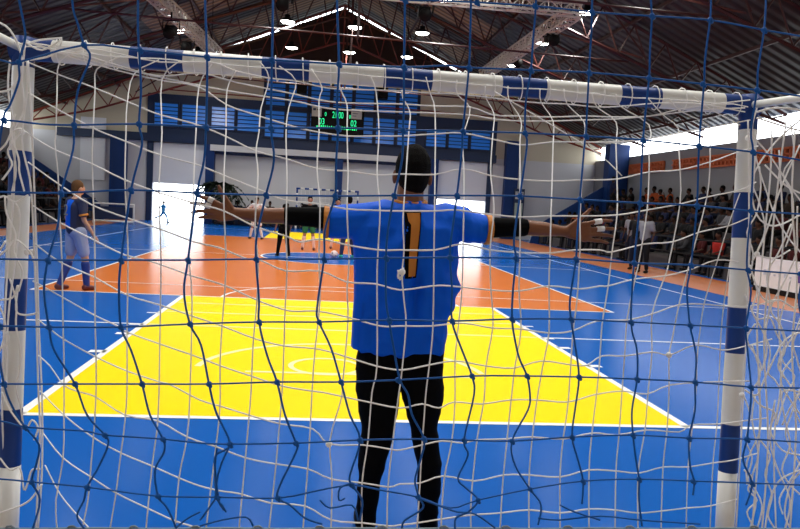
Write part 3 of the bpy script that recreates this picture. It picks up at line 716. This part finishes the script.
# ------------------------------------------------------------------ goalkeeper
KY = 3.16; KS = 228.0
def K(px, py, dy=0): return W(px, py, KY+dy)
kx = K(400, 529).x; K0 = Vector((kx, KY, 0))
keeper = empty('person', K0, 0, 'goalkeeper in blue jersey and black trousers seen from behind, arms outstretched', 'person')
def k(px, py, dy=0): return K(px, py, dy)-K0
def R(p): return p/KS
body = MB()
# head, neck, ears, face on the far side
hc = k(413, 170, .015)
body.ell(hc, (.076, .095, .108)); body.ell(hc+Vector((0, .03, -.045)), (.058, .075, .075)); body.cap(k(411, 188), .058, k(409, 210, -.01), .066)
body.ell(hc+Vector((0, .108, -.025)), (.014, .022, .022))                 # nose
body.ell(hc+Vector((0, .094, -.068)), (.024, .012, .008)); body.ell(hc+Vector((0, .085, -.098)), (.025, .02, .018))
for s in (-1, 1):
    body.ell(hc+Vector((s*.03, .086, .0)), (.014, .01, .008)); body.ell(hc+Vector((s*.079, .005, -.035)), (.011, .02, .032))
# torso (under the shirt)
body.loft([(k(400, 352).z, k(364, 352).x, k(440, 352).x, -.08, .09), (k(400, 300).z, k(366, 300).x, k(440, 300).x, -.055, .08),
           (k(400, 240).z, k(362, 240).x, k(448, 240).x, -.065, .09), (k(400, 214).z, k(368, 214).x, k(448, 214).x, -.07, .07)])
# legs
for hip, knee, ank, toe in (((382, 352), (377, 432), (366, 540), -1), ((422, 352), (425, 432), (428.5, 540), 1)):
    body.chain([(k(*hip), .07), (k(*knee), .045), (k(*ank), .03)])
# arms
body.chain([(k(358, 219), .045), (k(325, 217), .035), (k(288, 216), .036), (k(262, 215.5), .034), (k(243, 214), .026), (k(234, 213), .0245)])
body.chain([(k(455, 222), .045), (k(490, 226.5), .036), (k(523, 227.5), .036), (k(543, 229), .034), (k(560, 231), .0245), (k(566, 231.5), .0245)])
def flat_palm(pts, r, dy): 
    for a, c in pts: body.cap(k(*a, dy), r, k(*c, dy), r*.9)
# left hand: palm then thumb up and four spread fingers
flat_palm([((234, 211), (219, 205)), ((234, 213), (217, 209)), ((234, 215), (217, 214)), ((233, 217), (220, 219))], .0145, 0)
lf = [([(219, 204), (209, 199), (203, 197.5), (196, 195)], 0), ([(217, 208), (206, 205), (198, 203.5), (190.5, 203)], .004), ([(217, 213), (206, 211), (199, 211), (192, 212.5)], .006), ([(220, 218), (211, 217), (205, 217), (199, 217.5)], .01)]
for pts, dd in lf: body.chain([(k(*pts[0], 0), .0105), (k(*pts[1], dd), .0095), (k(*pts[2], dd+.004), .0088), (k(*pts[3], dd+.012), .0072)])
body.chain([(k(232, 210, -.005), .015), (k(225.5, 199, -.01), .0125), (k(220.5, 190.5, -.012), .0098), (k(219, 186.5, -.01), .008)])
# right hand
flat_palm([((566, 229), (586, 224)), ((566, 231), (588, 229.5)), ((566, 233), (588, 235)), ((567, 234.5), (585, 239.5))], .0145, 0)
rf = [([(586, 224), (596, 221.5), (603, 220.8), (612, 221)], 0), ([(588, 229.5), (599, 228.8), (607, 228.5), (616, 229)], .004), ([(588, 234.5), (598, 234.5), (606, 235), (613.5, 236.5)], .006), ([(585, 239), (594, 240.5), (601, 241), (607.5, 243)], .01)]
for pts, dd in rf: body.chain([(k(*pts[0], 0), .0105), (k(*pts[1], dd), .0095), (k(*pts[2], dd+.004), .0088), (k(*pts[3], dd+.012), .0072)])
body.chain([(k(568, 229, -.005), .015), (k(578, 221, -.01), .0125), (k(586, 213.5, -.012), .0098), (k(590, 209.5, -.01), .008)])
body.skin('body', m_skin, keeper, .0048, 2)
# finger tape
tp = MB()
for a, c, r_ in (((213.5, 201.2), (208.5, 198.8), .0125), ((211, 206.5), (205.5, 204.8), .0122)): tp.tube([k(*a), k(*c, .002)], r_, 14)
tp.build('finger_tape', m_tape, keeper, True)
tp = MB()
for a, c, r_ in (((594.5, 222), (601.5, 221), .0125), ((597, 229), (604, 228.6), .0125)): tp.tube([k(*a), k(*c, .002)], r_, 14)
tp.build('finger_tape', m_tape, keeper, True)
# hair: close-cropped cap over the skull and nape
h = MB(); h.ell(hc+Vector((0, -.006, .008)), (.081, .096, .108)); h.ell(hc+Vector((0, -.035, -.035)), (.07, .066, .075)); h.ell(hc+Vector((0, -.04, -.07)), (.056, .05, .045))
h.skin('hair', m_hair, keeper, .006, 2)
# jersey
j = MB(); base = []
for y, xl, xr, d in ((203, 384, 434, .05), (208, 362, 456, .085), (215, 349, 466, .10), (228, 349, 463, .125), (245, 353, 459, .13), (270, 354, 457, .128), (300, 354, 454, .122), (325, 352, 449, .125), (349, 351, 446, .13)):
    base.append((k(405, y).z, k(xl, y).x, k(xr, y).x, -d, d))
j.loft(base, e=2.3)
j.cap(k(385, 216), .06, k(412, 214), .06)
def oval_tube(mb, pr, n=20):   # rings across the arm: (centre, half-height, half-depth)
    vs = []; fs = []
    for c, hh, hd in pr:
        for q in range(n):
            t = 2*PI*q/n; vs.append(c+Vector((.0, hd*math.cos(t), hh*math.sin(t))))
    for i in range(len(pr)-1):
        for q in range(n): fs.append((i*n+q, i*n+(q+1) % n, (i+1)*n+(q+1) % n, (i+1)*n+q))
    fs.append(tuple(range(n))[::-1]); fs.append(tuple((len(pr)-1)*n+q for q in range(n)))
    mb.add(vs, fs)
oval_tube(j, [(k(395, 216), R(12), .08), (k(372, 219), R(16.5), .085), (k(350, 221.5), R(17.5), .082), (k(336, 222), R(16.5), .075), (k(325.5, 221.5), R(15.5), .07)])
oval_tube(j, [(k(425, 216), R(12), .08), (k(445, 220), R(16), .085), (k(465, 226), R(17), .082), (k(478, 228.5), R(15.5), .075), (k(488, 229.5), R(14), .07)])
jersey = j.skin('jersey', m_jersey, keeper, .0065, 2)
# cloth folds: real displacement of the jersey surface
from mathutils import noise as NZ
def folds(o, amp, sc, groove=0):
    me = o.data; nn = [v.normal.copy() for v in me.vertices]
    for v, n_ in zip(me.vertices, nn):
        c = v.co; q = Vector((c.x*sc[0], c.y*2, c.z*sc[1])); d = amp*(1-abs(NZ.noise(q))*2.4)*(1 if not groove else max(.12, min(1, (.24-abs(c.x-.02))/.06)))
        if groove and n_.y < 0:
            zf = math.exp(-((c.z-1.12)/.2)**2); d -= groove*zf*math.exp(-((c.x-.0)/.03)**2)
        if groove and abs(c.x-.02) < .25:
            w_ = NZ.noise(Vector((c.x*4, 3, c.z*3)))*2.5
            d += .007*math.sin(46*(c.z+.55*abs(c.x-.02))+w_*1.6)*min(1, abs(c.x-.02)/.08)*max(.25, math.exp(-((c.z-1.12)/.3)**2))
            d += .007*math.sin(38*c.x+w_*3)*max(0, min(1, (1.2-c.z)/.2))
        v.co = c+n_*d
    me.update()
folds(jersey, .017, (8, 4.5), .045)
# cuffs, collar
cf = MB()
oval_tube(cf, [(k(329, 221.5), R(17.0), .082), (k(323.5, 221.5), R(16.6), .079)]); cf.skin('cuff', m_jorg, keeper, .004, 1); cf = MB(); oval_tube(cf, [(k(484.5, 229.5), R(15.8), .082), (k(490.5, 229.8), R(15.4), .079)])
cf.skin('cuff', m_jorg, keeper, .004, 1)
cf = MB(); cf.tube([k(410, 201.5)+Vector((.068*math.cos(t), .066*math.sin(t)-.005, .012*math.sin(t))) for t in [2*PI*i/24 for i in range(25)]], .010, 8)
cf.build('collar', m_jorg, keeper, True)
# black sleeves below the cuffs
sl = MB(); sl.chain([(k(335, 218), .05), (k(318, 217.5), .0455), (k(300, 216.5), .042), (k(288.5, 216), .0405)]); sl.skin('undershirt_sleeve', m_bsleeve, keeper, .005, 2)
sl = MB(); sl.chain([(k(478, 227), .05), (k(496, 227.5), .0465), (k(510, 227.5), .044), (k(523, 227.5), .041)]); sl.skin('undershirt_sleeve', m_bsleeve, keeper, .005, 2)
# trousers
t = MB()
def leg(rows_, dy0=0):
    t.loft([(max(.045, k(400, y).z), k(xl, y).x, k(xr, y).x, -d+dy, d+dy) for y, xl, xr, d, dy in rows_], e=2.1)
leg([(341, 360, 403, .10, 0), (360, 357, 402, .105, 0), (386, 356, 400, .10, 0), (410, 359, 397, .09, 0), (425, 362, 394, .08, .0), (440, 361, 391, .078, -.01), (458, 359, 385, .075, -.015), (483, 358, 380, .066, -.01), (510, 357, 376, .058, 0), (529, 356, 374, .055, 0), (548, 356, 374, .055, 0)])
leg([(341, 398, 444, .10, 0), (360, 400, 442, .105, 0), (393, 402, 443, .10, 0), (412, 407, 439, .09, 0), (428, 411, 436.5, .08, 0), (440, 413, 437.5, .078, -.01), (461, 417, 440, .075, -.015), (490, 418.5, 439, .066, -.01), (512, 419, 437, .058, 0), (529, 420, 436, .055, 0), (548, 420, 437, .055, 0)])
t.loft([(k(400, 386).z, k(378, 352).x, k(424, 352).x, -.06, .06), (k(400, 352).z, k(360, 352).x, k(443, 352).x, -.10, .10), (k(400, 338).z, k(362, 352).x, k(441, 352).x, -.09, .09)])
folds(t.skin('trousers', m_pants, keeper, .0065, 2), .006, (5, 9))
for px, s in ((365, -1), (429, 1)):
    x = k(px, 545).x; sh = MB(); sh.ell((x, .01, .045), (.038, .055, .04)); sh.ell((x+s*.01, .11, .036), (.042, .115, .032)); sh.loft([(.002, x-.04, x+.04, -.045, .2), (.022, x-.04, x+.04, -.045, .2)])
    sh.skin('shoe', m_black, keeper, .006, 2)
# orange numeral on the back, laid on the jersey surface
def decal(name, poly_rows, target, m, parent, off=.004):
    bv = BVHTree.FromPolygons([v.co for v in target.data.vertices], [p.vertices for p in target.data.polygons])
    vs = []; fs = []; nc = len(poly_rows[0])
    for row in poly_rows:
        for (px, py) in row:
            p = k(px, py, -.13); p.y = -1; hit = bv.ray_cast(p, Vector((0, 1, 0)))
            q = hit[0] if hit[0] else Vector((p.x, -.12, p.z)); vs.append(q+Vector((0, -off, 0)))
    nr = len(poly_rows)
    for i in range(nr-1):
        for c in range(nc-1): fs.append((i*nc+c, i*nc+c+1, (i+1)*nc+c+1, (i+1)*nc+c))
    b = MB(); b.add(vs, fs); o = b.build(name, m, parent, True)
    return o
def strip(pts, n=16, c=4):    # pts: (y, xl, xr) keyed
    out = []
    for i in range(n+1):
        y = pts[0][0]+(pts[-1][0]-pts[0][0])*i/n
        for a, d in zip(pts[:-1], pts[1:]):
            if y <= d[0]+1e-6: f = (y-a[0])/(d[0]-a[0]); xl = a[1]+(d[1]-a[1])*f; xr = a[2]+(d[2]-a[2])*f; break
        out.append([(xl+(xr-xl)*q/c, y) for q in range(c+1)])
    return out
decal('jersey_number_outline', strip([(211.5, 405, 422), (278.5, 404.5, 417)]), jersey, m_bsleeve, keeper, .003)
decal('jersey_number', strip([(213, 407.5, 420.5), (224, 409, 420.5), (224.5, 411, 420), (276.5, 408, 415.5)]), jersey, m_jorg, keeper, .006)

# ------------------------------------------------------------------ other people
def figure(J, cloth, res, root, sx=1.0):
    """J: joints in local metres (facing +Y). cloth: materials"""
    V = Vector; b = MB(); hd = V(J['head']); nk = V(J['neck']); pv = V(J['pelvis'])
    b.ell(hd, (.075, .092, .11)); b.ell(hd+V((0, .03, -.05)), (.055, .07, .07)); b.ell(hd+V((0, .1, -.02)), (.014, .02, .022))
    for s in (-1, 1): b.ell(hd+V((s*.077, 0, -.02)), (.012, .02, .03)); b.ell(hd+V((s*.03, .085, .005)), (.014, .01, .008))
    b.ell(hd+V((0, .088, -.06)), (.024, .012, .008))
    b.cap(hd-V((0, 0, .08)), .05, nk, .06); ch = nk.lerp(pv, .3)
    b.cap(nk-V((0, 0, .05)), .09, ch, .12); b.cap(ch, .12, pv, .125)
    for s in ('l', 'r'):
        sh, el, wr = V(J['sh'+s]), V(J['el'+s]), V(J['wr'+s]); hp, kn, an = V(J['hip'+s]), V(J['kn'+s]), V(J['an'+s])
        b.chain([(sh, .052), (el, .038), (wr, .026)]); d = (wr-el).normalized(); b.cap(wr, .027, wr+d*.08, .03); 
        for q in (-1, 0, 1): b.cap(wr+d*.08+V((.014*q, .006*q, 0)), .012, wr+d*.15+V((.02*q, .008*q, 0)), .009)
        b.chain([(hp, .085), (kn, .056), (an, .038)])
        b.cap(an-V((0, .02, .03)), .04, an+V((0, .11, -.045)), .03)
    parts = [b.skin('body', cloth['skin'], root, res, 2)]
    c = MB(); c.cap(nk-V((0, 0, .09)), .115, ch, .15); c.cap(ch, .15, pv+V((0, 0, .02)), .15)
    for s in ('l', 'r'):
        sh, el, wr = V(J['sh'+s]), V(J['el'+s]), V(J['wr'+s]); e = sh.lerp(el, .75) if not cloth.get('long') else el
        c.cap(nk-V((0, 0, .08)), .08, sh, .075); c.cap(sh, .074, e, .058)
        if cloth.get('long'): c.cap(el, .052, wr, .038)
    parts.append(c.skin('shirt', cloth['shirt'], root, res, 2))
    c = MB()
    for s in ('l', 'r'):
        hp, kn, an = V(J['hip'+s]), V(J['kn'+s]), V(J['an'+s]); c.cap(pv-V((0, 0, .02)), .13, hp, .115)
        if cloth.get('shorts'): c.cap(hp, .112, hp.lerp(kn, .75), .088)
        else: c.cap(hp, .112, kn, .075); c.cap(kn, .075, an+V((0, 0, .03)), .055)
    parts.append(c.skin('shorts' if cloth.get('shorts') else 'trousers', cloth['legs'], root, res, 2))
    c = MB(); c.ell(hd+V((0, -.012, .022)), (.083, .096, .10)); c.ell(hd+V((0, -.045, -.02)), (.07, .06, .07)); parts.append(c.skin('hair', cloth['hair'], root, res*.8, 1))
    if cloth.get('socks'):
        for s in ('l', 'r'):
            c = MB(); kn, an = V(J['kn'+s]), V(J['an'+s]); c.cap(kn.lerp(an, .2), .066, an, .048); parts.append(c.skin('sock', cloth['socks'], root, res, 1))
    for s in ('l', 'r'):
        c = MB(); an = V(J['an'+s]); c.cap(an-V((0, .025, .03)), .052, an+V((0, .12, -.045)), .036); parts.append(c.skin('shoe', cloth.get('shoes', m_black), root, res, 1))
    return parts
def stand_pose(arms=.12, spread=.1, lean=0, bend=0):
    return dict(head=(0, .02+lean, 1.60), neck=(0, lean*.8, 1.43), pelvis=(0, 0, .95), shl=(-.18, lean*.7, 1.38), shr=(.18, lean*.7, 1.38),
                ell=(-.22-arms, -.02+bend, 1.12), elr=(.22+arms, -.02+bend, 1.12), wrl=(-.22-arms, .08+bend*2, .88), wrr=(.22+arms, .08+bend*2, .88),
                hipl=(-.09, 0, .90), hipr=(.09, 0, .90), knl=(-.08-spread*.5, .03, .49), knr=(.08+spread*.5, .03, .49), anl=(-.08-spread, 0, .08), anr=(.08+spread, 0, .08))
def place(p, h, rz, label, name='person', group=None):
    r = empty(name, (p.x, p.y, 0), rz, label, 'person', group); r.scale = (h/1.71,)*3; return r
m_sock_b = mat('blue socks', (.01, .05, .3), .7); m_navyj = mat('navy jersey', (.008, .014, .06), .6, noise=.2, nscale=5); m_grn = mat('green shorts fabric', (.01, .16, .06), .7)
m_pinkw = mat('pale socks', (.8, .6, .55), .7); m_greensh = mat('green shoes', (.02, .45, .3), .5); m_redsh = mat('dark red shoes', (.09, .008, .01), .5); m_skin3 = mat('light brown skin', (.5, .27, .18), .5)
# left player at the orange corner, three-quarter back view
P1 = stand_pose(.02, .06); P1.update(wrr=(.24, .16, .86), anl=(-.10, -.20, .09), knl=(-.1, -.03, .5), anr=(.12, .12, .08), knr=(.1, .1, .5))
r = place(FL(75, 290), 1.60, -.75, 'young player in navy shirt standing at the orange corner beyond the left post')
figure(P1, dict(skin=m_skin3, shirt=m_navyj, legs=mat('pale blue shorts', (.28, .34, .55), .6), hair=m_hairb, shorts=1, socks=mat('royal blue socks', (.006, .03, .2), .7), shoes=m_redsh), .012, r)
sh_o = [o for o in r.children if o.name.startswith('shirt')][0]
bv = BVHTree.FromPolygons([v.co for v in sh_o.data.vertices], [p.vertices for p in sh_o.data.polygons]); b = MB(); vs = []
for i in range(13):
    for j2 in range(9):
        x_ = -.13+.20*j2/8; z_ = 1.0+.42*i/12-.02*abs(j2-4)/4; hit = bv.ray_cast(Vector((x_, -1, z_)), Vector((0, 1, 0))); vs.append((hit[0] or Vector((x_, -.12, z_)))+Vector((0, -.006, 0)))
b.add(vs, [(i*9+j2, i*9+j2+1, (i+1)*9+j2+1, (i+1)*9+j2) for i in range(12) for j2 in range(8)]); b.build('shirt_panel', m_jersey, r, True)
text_mesh('shirt_number', '2', .24, mat('faded number print', (.25, .25, .2), .7), r, Matrix.Translation((0, -.172, 1.24)) @ Matrix.Rotation(PI/2, 4, 'X'), .003)
for s_, x_ in ((1, .20),):
    b = MB(); b.tube([(x_+.05, -.03, 1.2), (x_+.055, -.025, 1.17)], .068, 12); b.build('sleeve_trim', m_jorg, r, True)
# midfield players
Q = stand_pose(.02, .1); r = place(FL(308, 250), 1.62, PI, 'distant player in black shirt and green shorts on centre line, facing the camera')
figure(Q, dict(skin=m_skin2, shirt=m_bsleeve, legs=m_grn, hair=m_hair, shorts=1, socks=m_pinkw, shoes=m_redsh), .02, r)
Q = stand_pose(.3, .18, .03); r = place(FL(256, 239), 1.5, PI*.9, 'distant player in white kit left of the centre circle')
figure(Q, dict(skin=m_skin2, shirt=m_whitecl, legs=m_whitecl, hair=m_hair, shorts=1, socks=m_whitecl), .02, r)
Q = stand_pose(.05, .12); r = place(FL(283, 256), 1.36, .5, 'distant player in all-dark kit at the left edge of the centre circle')
figure(Q, dict(skin=m_skin2, shirt=m_bsleeve, legs=m_bsleeve, hair=m_hair, socks=None), .02, r)
Q = stand_pose(.02, .1); r = place(FL(347, 258), 1.66, .3, 'distant player in navy kit and green shoes partly behind the goalkeeper')
figure(Q, dict(skin=m_skin2, shirt=m_navyj, legs=m_navyj, hair=m_hair, shoes=m_greensh), .02, r)
Q = stand_pose(.1, .1); r = place(FL(336, 249), 1.6, PI, 'distant player with pale socks behind the ball')
figure(Q, dict(skin=m_skin2, shirt=m_whitecl, legs=m_bsleeve, hair=m_hair, shorts=1, socks=m_pinkw, shoes=m_redsh), .02, r)
p = FL(334, 258); b = MB(); b.ell((0, 0, .1), (.1, .1, .1), nu=20, nv=14); o = b.build('ball', mat('white pink ball', (.75, .6, .58), .5), None, True); o.location = (p.x, p.y, .003); tag(o, 'pale futsal ball on the blue centre circle', 'ball')
b = MB()
for i in range(6):
    a = i*PI/3; b.ell((.083*math.cos(a), .083*math.sin(a), .1+.03*(-1)**i), (.022, .022, .022), nu=8, nv=6)
b.build('ball_patches', m_redsh, o, True)
# child in the bright doorway
Q = stand_pose(.15, .0); Q.update(anl=(-.05, -.6, .35), knl=(-.06, -.2, .5), knr=(.08, .28, .52), anr=(.1, .38, .08), ell=(-.3, .25, 1.1), wrl=(-.3, .55, 1.15), elr=(.3, -.3, 1.1), wrr=(.3, -.55, 1.0))
r = place(FL(163, 222.5), 1.05, -PI/2, 'small child in pale blue running in the bright left doorway')
figure(Q, dict(skin=m_skin2, shirt=mat('pale blue fabric', (.04, .35, .7), .6), legs=MATS['pale blue fabric'], hair=m_hair), .025, r)

# spectators: seated prototypes copied along the rows
def dim_cloth_mat(nm, c): return mat(nm, c, .8, spec=.2)  # crowd colours darkened: the stands' dim light is put into the cloth
SH = [('black', dim_cloth_mat('black shirt', (.006, .006, .007))), ('navy', dim_cloth_mat('navy shirt', (.01, .015, .05))), ('dark red', dim_cloth_mat('dark red shirt', (.05, .006, .007))),
      ('grey', dim_cloth_mat('grey shirt', (.035, .035, .04))), ('brown', dim_cloth_mat('brown shirt', (.025, .015, .01))), ('orange', dim_cloth_mat('orange shirt', (.32, .06, .015))), ('white', dim_cloth_mat('white shirt', (.22, .22, .24))), ('red', dim_cloth_mat('bright red shirt', (.35, .02, .015)))]
LG = [dim_cloth_mat('dark jeans', (.01, .014, .03)), dim_cloth_mat('black jeans', (.006, .006, .008))]
SK = [mat('crowd shaded dark skin', (.045, .02, .013), .7, spec=.2), mat('crowd shaded brown skin', (.085, .04, .026), .7, spec=.2)]  # skin tones darkened too, in place of weaker light on the stands
def sit_pose(v):
    d = dict(head=(0, .02, .78), neck=(0, -.02, .60), pelvis=(0, 0, .13), shl=(-.18, -.02, .55), shr=(.18, -.02, .55), ell=(-.24, .06, .32), elr=(.24, .06, .32), wrl=(-.12, .28, .24), wrr=(.12, .28, .24),
             hipl=(-.09, .03, .12), hipr=(.09, .03, .12), knl=(-.12, .42, .15), knr=(.12, .42, .15), anl=(-.12, .47, -.30), anr=(.12, .47, -.30))
    if v == 1: d.update(head=(.02, .13, .72), neck=(0, .09, .56), shl=(-.18, .09, .52), shr=(.18, .09, .52), wrl=(-.04, .42, .25), wrr=(.04, .42, .25), ell=(-.2, .25, .28), elr=(.2, .25, .28))
    if v == 2: d.update(wrr=(.16, .22, .62), elr=(.26, .1, .36))
    return d
protos = []
for v in range(3):
    r = empty('spectator', (0, 0, 0)); protos.append((r, figure(sit_pose(v), dict(skin=SK[0], shirt=SH[0][1], legs=LG[0], hair=m_hair, long=(v == 1)), .035, r)))
Q = stand_pose(.03, .04); r = empty('spectator'); protos.append((r, figure(Q, dict(skin=SK[0], shirt=SH[0][1], legs=LG[0], hair=m_hair), .035, r)))
def put(pi, loc, rz, sh, label, group, s=1.0, skin=None, name='spectator'):
    pr, parts = protos[pi]; r = pr.copy(); COL.objects.link(r); r.name = name; r.location = loc; r.rotation_euler = (0, 0, rz); r.scale = (s, s, s)
    tag(r, label, 'person', group)
    ls = random.choice(LG); sk = skin or random.choice(SK)
    for q in parts:
        c = q.copy(); COL.objects.link(c); c.parent = r; mm = None
        nm = q.name.split('.')[0]
        if nm == 'shirt': mm = sh
        elif nm == 'trousers': mm = ls
        elif nm == 'body': mm = sk
        if mm: c.material_slots[0].link = 'OBJECT'; c.material_slots[0].material = mm
    return r
rown = ['lowest', 'second', 'middle', 'fourth', 'top']
ordw = ['first', 'second', 'third', 'fourth', 'fifth', 'sixth', 'seventh', 'eighth', 'ninth', 'tenth', 'eleventh', 'twelfth', 'thirteenth', 'fourteenth', 'fifteenth', 'sixteenth', 'seventeenth', 'eighteenth', 'nineteenth', 'twentieth', 'twenty-first', 'twenty-second', 'twenty-third', 'twenty-fourth', 'twenty-fifth', 'twenty-sixth', 'twenty-seventh', 'twenty-eighth', 'twenty-ninth', 'thirtieth']
for side, x0, sgn, ya, yb, step, grp in (('right', 10.9, 1, 13.5, 33.6, .72, 'spectators on the right stand'), ('left', -10.6, -1, 22.5, 35.6, .78, 'spectators on the left stand')):
    for kk in range(5):
        y = ya+.3*random.random(); nth = 0
        while y < yb:
            if random.random() < .86:
                wts = [9, 6, 3.5, 4, 4, .8, .7, .6]
                nm, sm = random.choices(SH, wts)[0]
                if side == 'right' and kk == 4 and 27.5 < y < 30.5: nm, sm = SH[5]
                if side == 'right' and kk == 0 and 17.2 < y < 19.5: nm, sm = SH[7]
                z = .4*(kk+1); x = x0+sgn*(.78*kk+.40); nth += 1
                pose = random.choice((0, 0, 1, 2)); stand_up = kk == 3 and random.random() < .06
                put(3 if stand_up else pose, (x, y, z+(.0 if stand_up else 0.0)), (PI/2 if sgn > 0 else -PI/2)+random.uniform(-.25, .25), sm,
                    '%s spectator in %s shirt, %s stand, %s row, %s from near end' % ('standing' if stand_up else 'seated', nm, side, rown[kk], ordw[nth-1]), grp, random.uniform(.92, 1.04))
            y += step*random.uniform(.8, 1.35)
# people on the far side and at the stand's foot
for px, py, sh, lb in ((642, 273, SH[6], 'standing person in white shirt at the foot of the right stand'), (629, 262, SH[6], 'second person in white shirt behind the white-shirted one at the right stand'), (634, 270, SH[0], 'standing person in black at the far foot of the right stand')):
    p = FL(px, py); put(3, (p.x, p.y, 0), 2.2, sh[1], lb, None, 1.0, name='person')
bench_row = [(-4.7, 0), (-3.9, 1), (-3.2, 2), (-2.3, 3), (-1.4, 0), (-.7, 4), (.0, 1), (2.3, 0), (3.1, 4), (3.9, 1)]
b = empty('bench', (-.6, 37.2, 0), 0, 'long dark bench along the far wall', 'bench'); q = MB(); q.box(-4.6, 5.2, -.2, .2, .40, .45); q.build('seat', m_black, b)
for x in (-4.4, -1.2, 2, 5): q = MB(); q.box(x-.03, x+.03, -.18, .18, 0, .4); q.build('leg', m_black, b)
placeb = ['first', 'second', 'third', 'fourth', 'fifth', 'sixth', 'seventh', 'eighth', 'ninth', 'tenth']
for i, (x, c) in enumerate(bench_row): put(i % 3, (x, 37.1, .45), PI+random.uniform(-.2, .2), SH[c][1], 'seated person in %s shirt, %s from the left on the far bench' % (SH[c][0], placeb[i]), 'people on the far bench', .98, name='person')
for pr, parts in protos:
    for q in parts: bpy.data.objects.remove(q)
    bpy.data.objects.remove(pr)

# ------------------------------------------------------------------ small things around the hall
# potted palm by the far wall
pp = Vector((-4.75, 37.0, 0)); pl = empty('potted_palm', pp, 0, 'dark potted palm against the far wall behind the left hand', 'plant')
b = MB(); b.tube([(0, 0, 0), (0, 0, .05), (0, 0, .5), (0, 0, .52)], [.2, .22, .3, .3], 16); b.build('pot', m_gable, pl, True)
b = MB(); b.tube([(0, 0, .45), (.03, 0, 1.2), (0, 0, 1.9)], [.06, .05, .05], 8); b.build('trunk', m_gable, pl, True)
b = MB(); rr = random.Random(2)
for i in range(34):
    a = 2*PI*i/34+rr.uniform(-.1, .1); L = rr.uniform(.9, 1.3); up = rr.uniform(.1, .95); pts = []
    for t_ in range(7):
        f = t_/6; pts.append(Vector((math.cos(a)*L*f, math.sin(a)*L*f*.45, 1.9+up*f*1.0-1.1*f*f)))
    b.tube(pts, .012, 4)
    for t_ in range(1, 7):
        p_ = pts[t_]; d = (pts[t_]-pts[t_-1]).normalized(); sd = Vector((-d.y, d.x, 0)); sd = sd.normalized() if sd.length > .01 else Vector((1, 0, 0))
        for s in (-1, 1):
            q1 = p_+sd*s*.32*(1-t_/10)+Vector((0, 0, -.1))+d*.12
            b.add([p_, p_+d*.24, q1+d*.1], [(0, 1, 2), (2, 1, 0)])
b.build('fronds', m_leaf, pl)
# white barrier at left
p = FL(93, 223); bx = empty('barrier', (p.x, p.y, 0), 0, 'low white tube barrier frame beyond the left player', 'barrier')
q = W(134, 205, p.y); wdt = q.x-p.x; hh = q.z
b = MB(); b.tube([(0, 0, .0), (0, 0, hh), (wdt, 0, hh), (wdt, 0, 0)], .04, 8); b.tube([(0, 0, .12), (wdt, 0, .12)], .05, 8); b.build('frame', m_white, bx, True)
b = MB(); b.box(.05, wdt-.05, .02, .05, .2, hh-.12); b.build('panel', m_navy, bx)
# white advertising table front at the right
p0 = Vector((10.15, 10.4, 0)); ab = empty('advertising_board', p0, 0, 'white advertising board with purple lettering at the foot of the right stand', 'advertising board')
b = MB(); b.box(0, .06, 0, 5.1, .12, .78); b.build('panel', m_whitecl, ab)
b = MB(); b.box(-.02, .3, 0, 5.1, 0, .12); b.build('base', m_black, ab)
b = MB()
for i in range(5): b.box(-.006, 0, 2.75+i*.17, 2.87+i*.17, .56-.03*(i % 2), .70)
b.box(-.006, 0, 2.6, 3.6, .34, .48)
b.build('printed_marks', mat('purple print', (.10, .05, .28), .6), ab)
b = MB()
for i in range(6): b.box(-.006, 0, 3.8+i*.18, 3.87+i*.18, .4, .4+.04*(1+i % 3))
b.build('grey_print', mat('grey blue print', (.45, .5, .6), .6), ab)
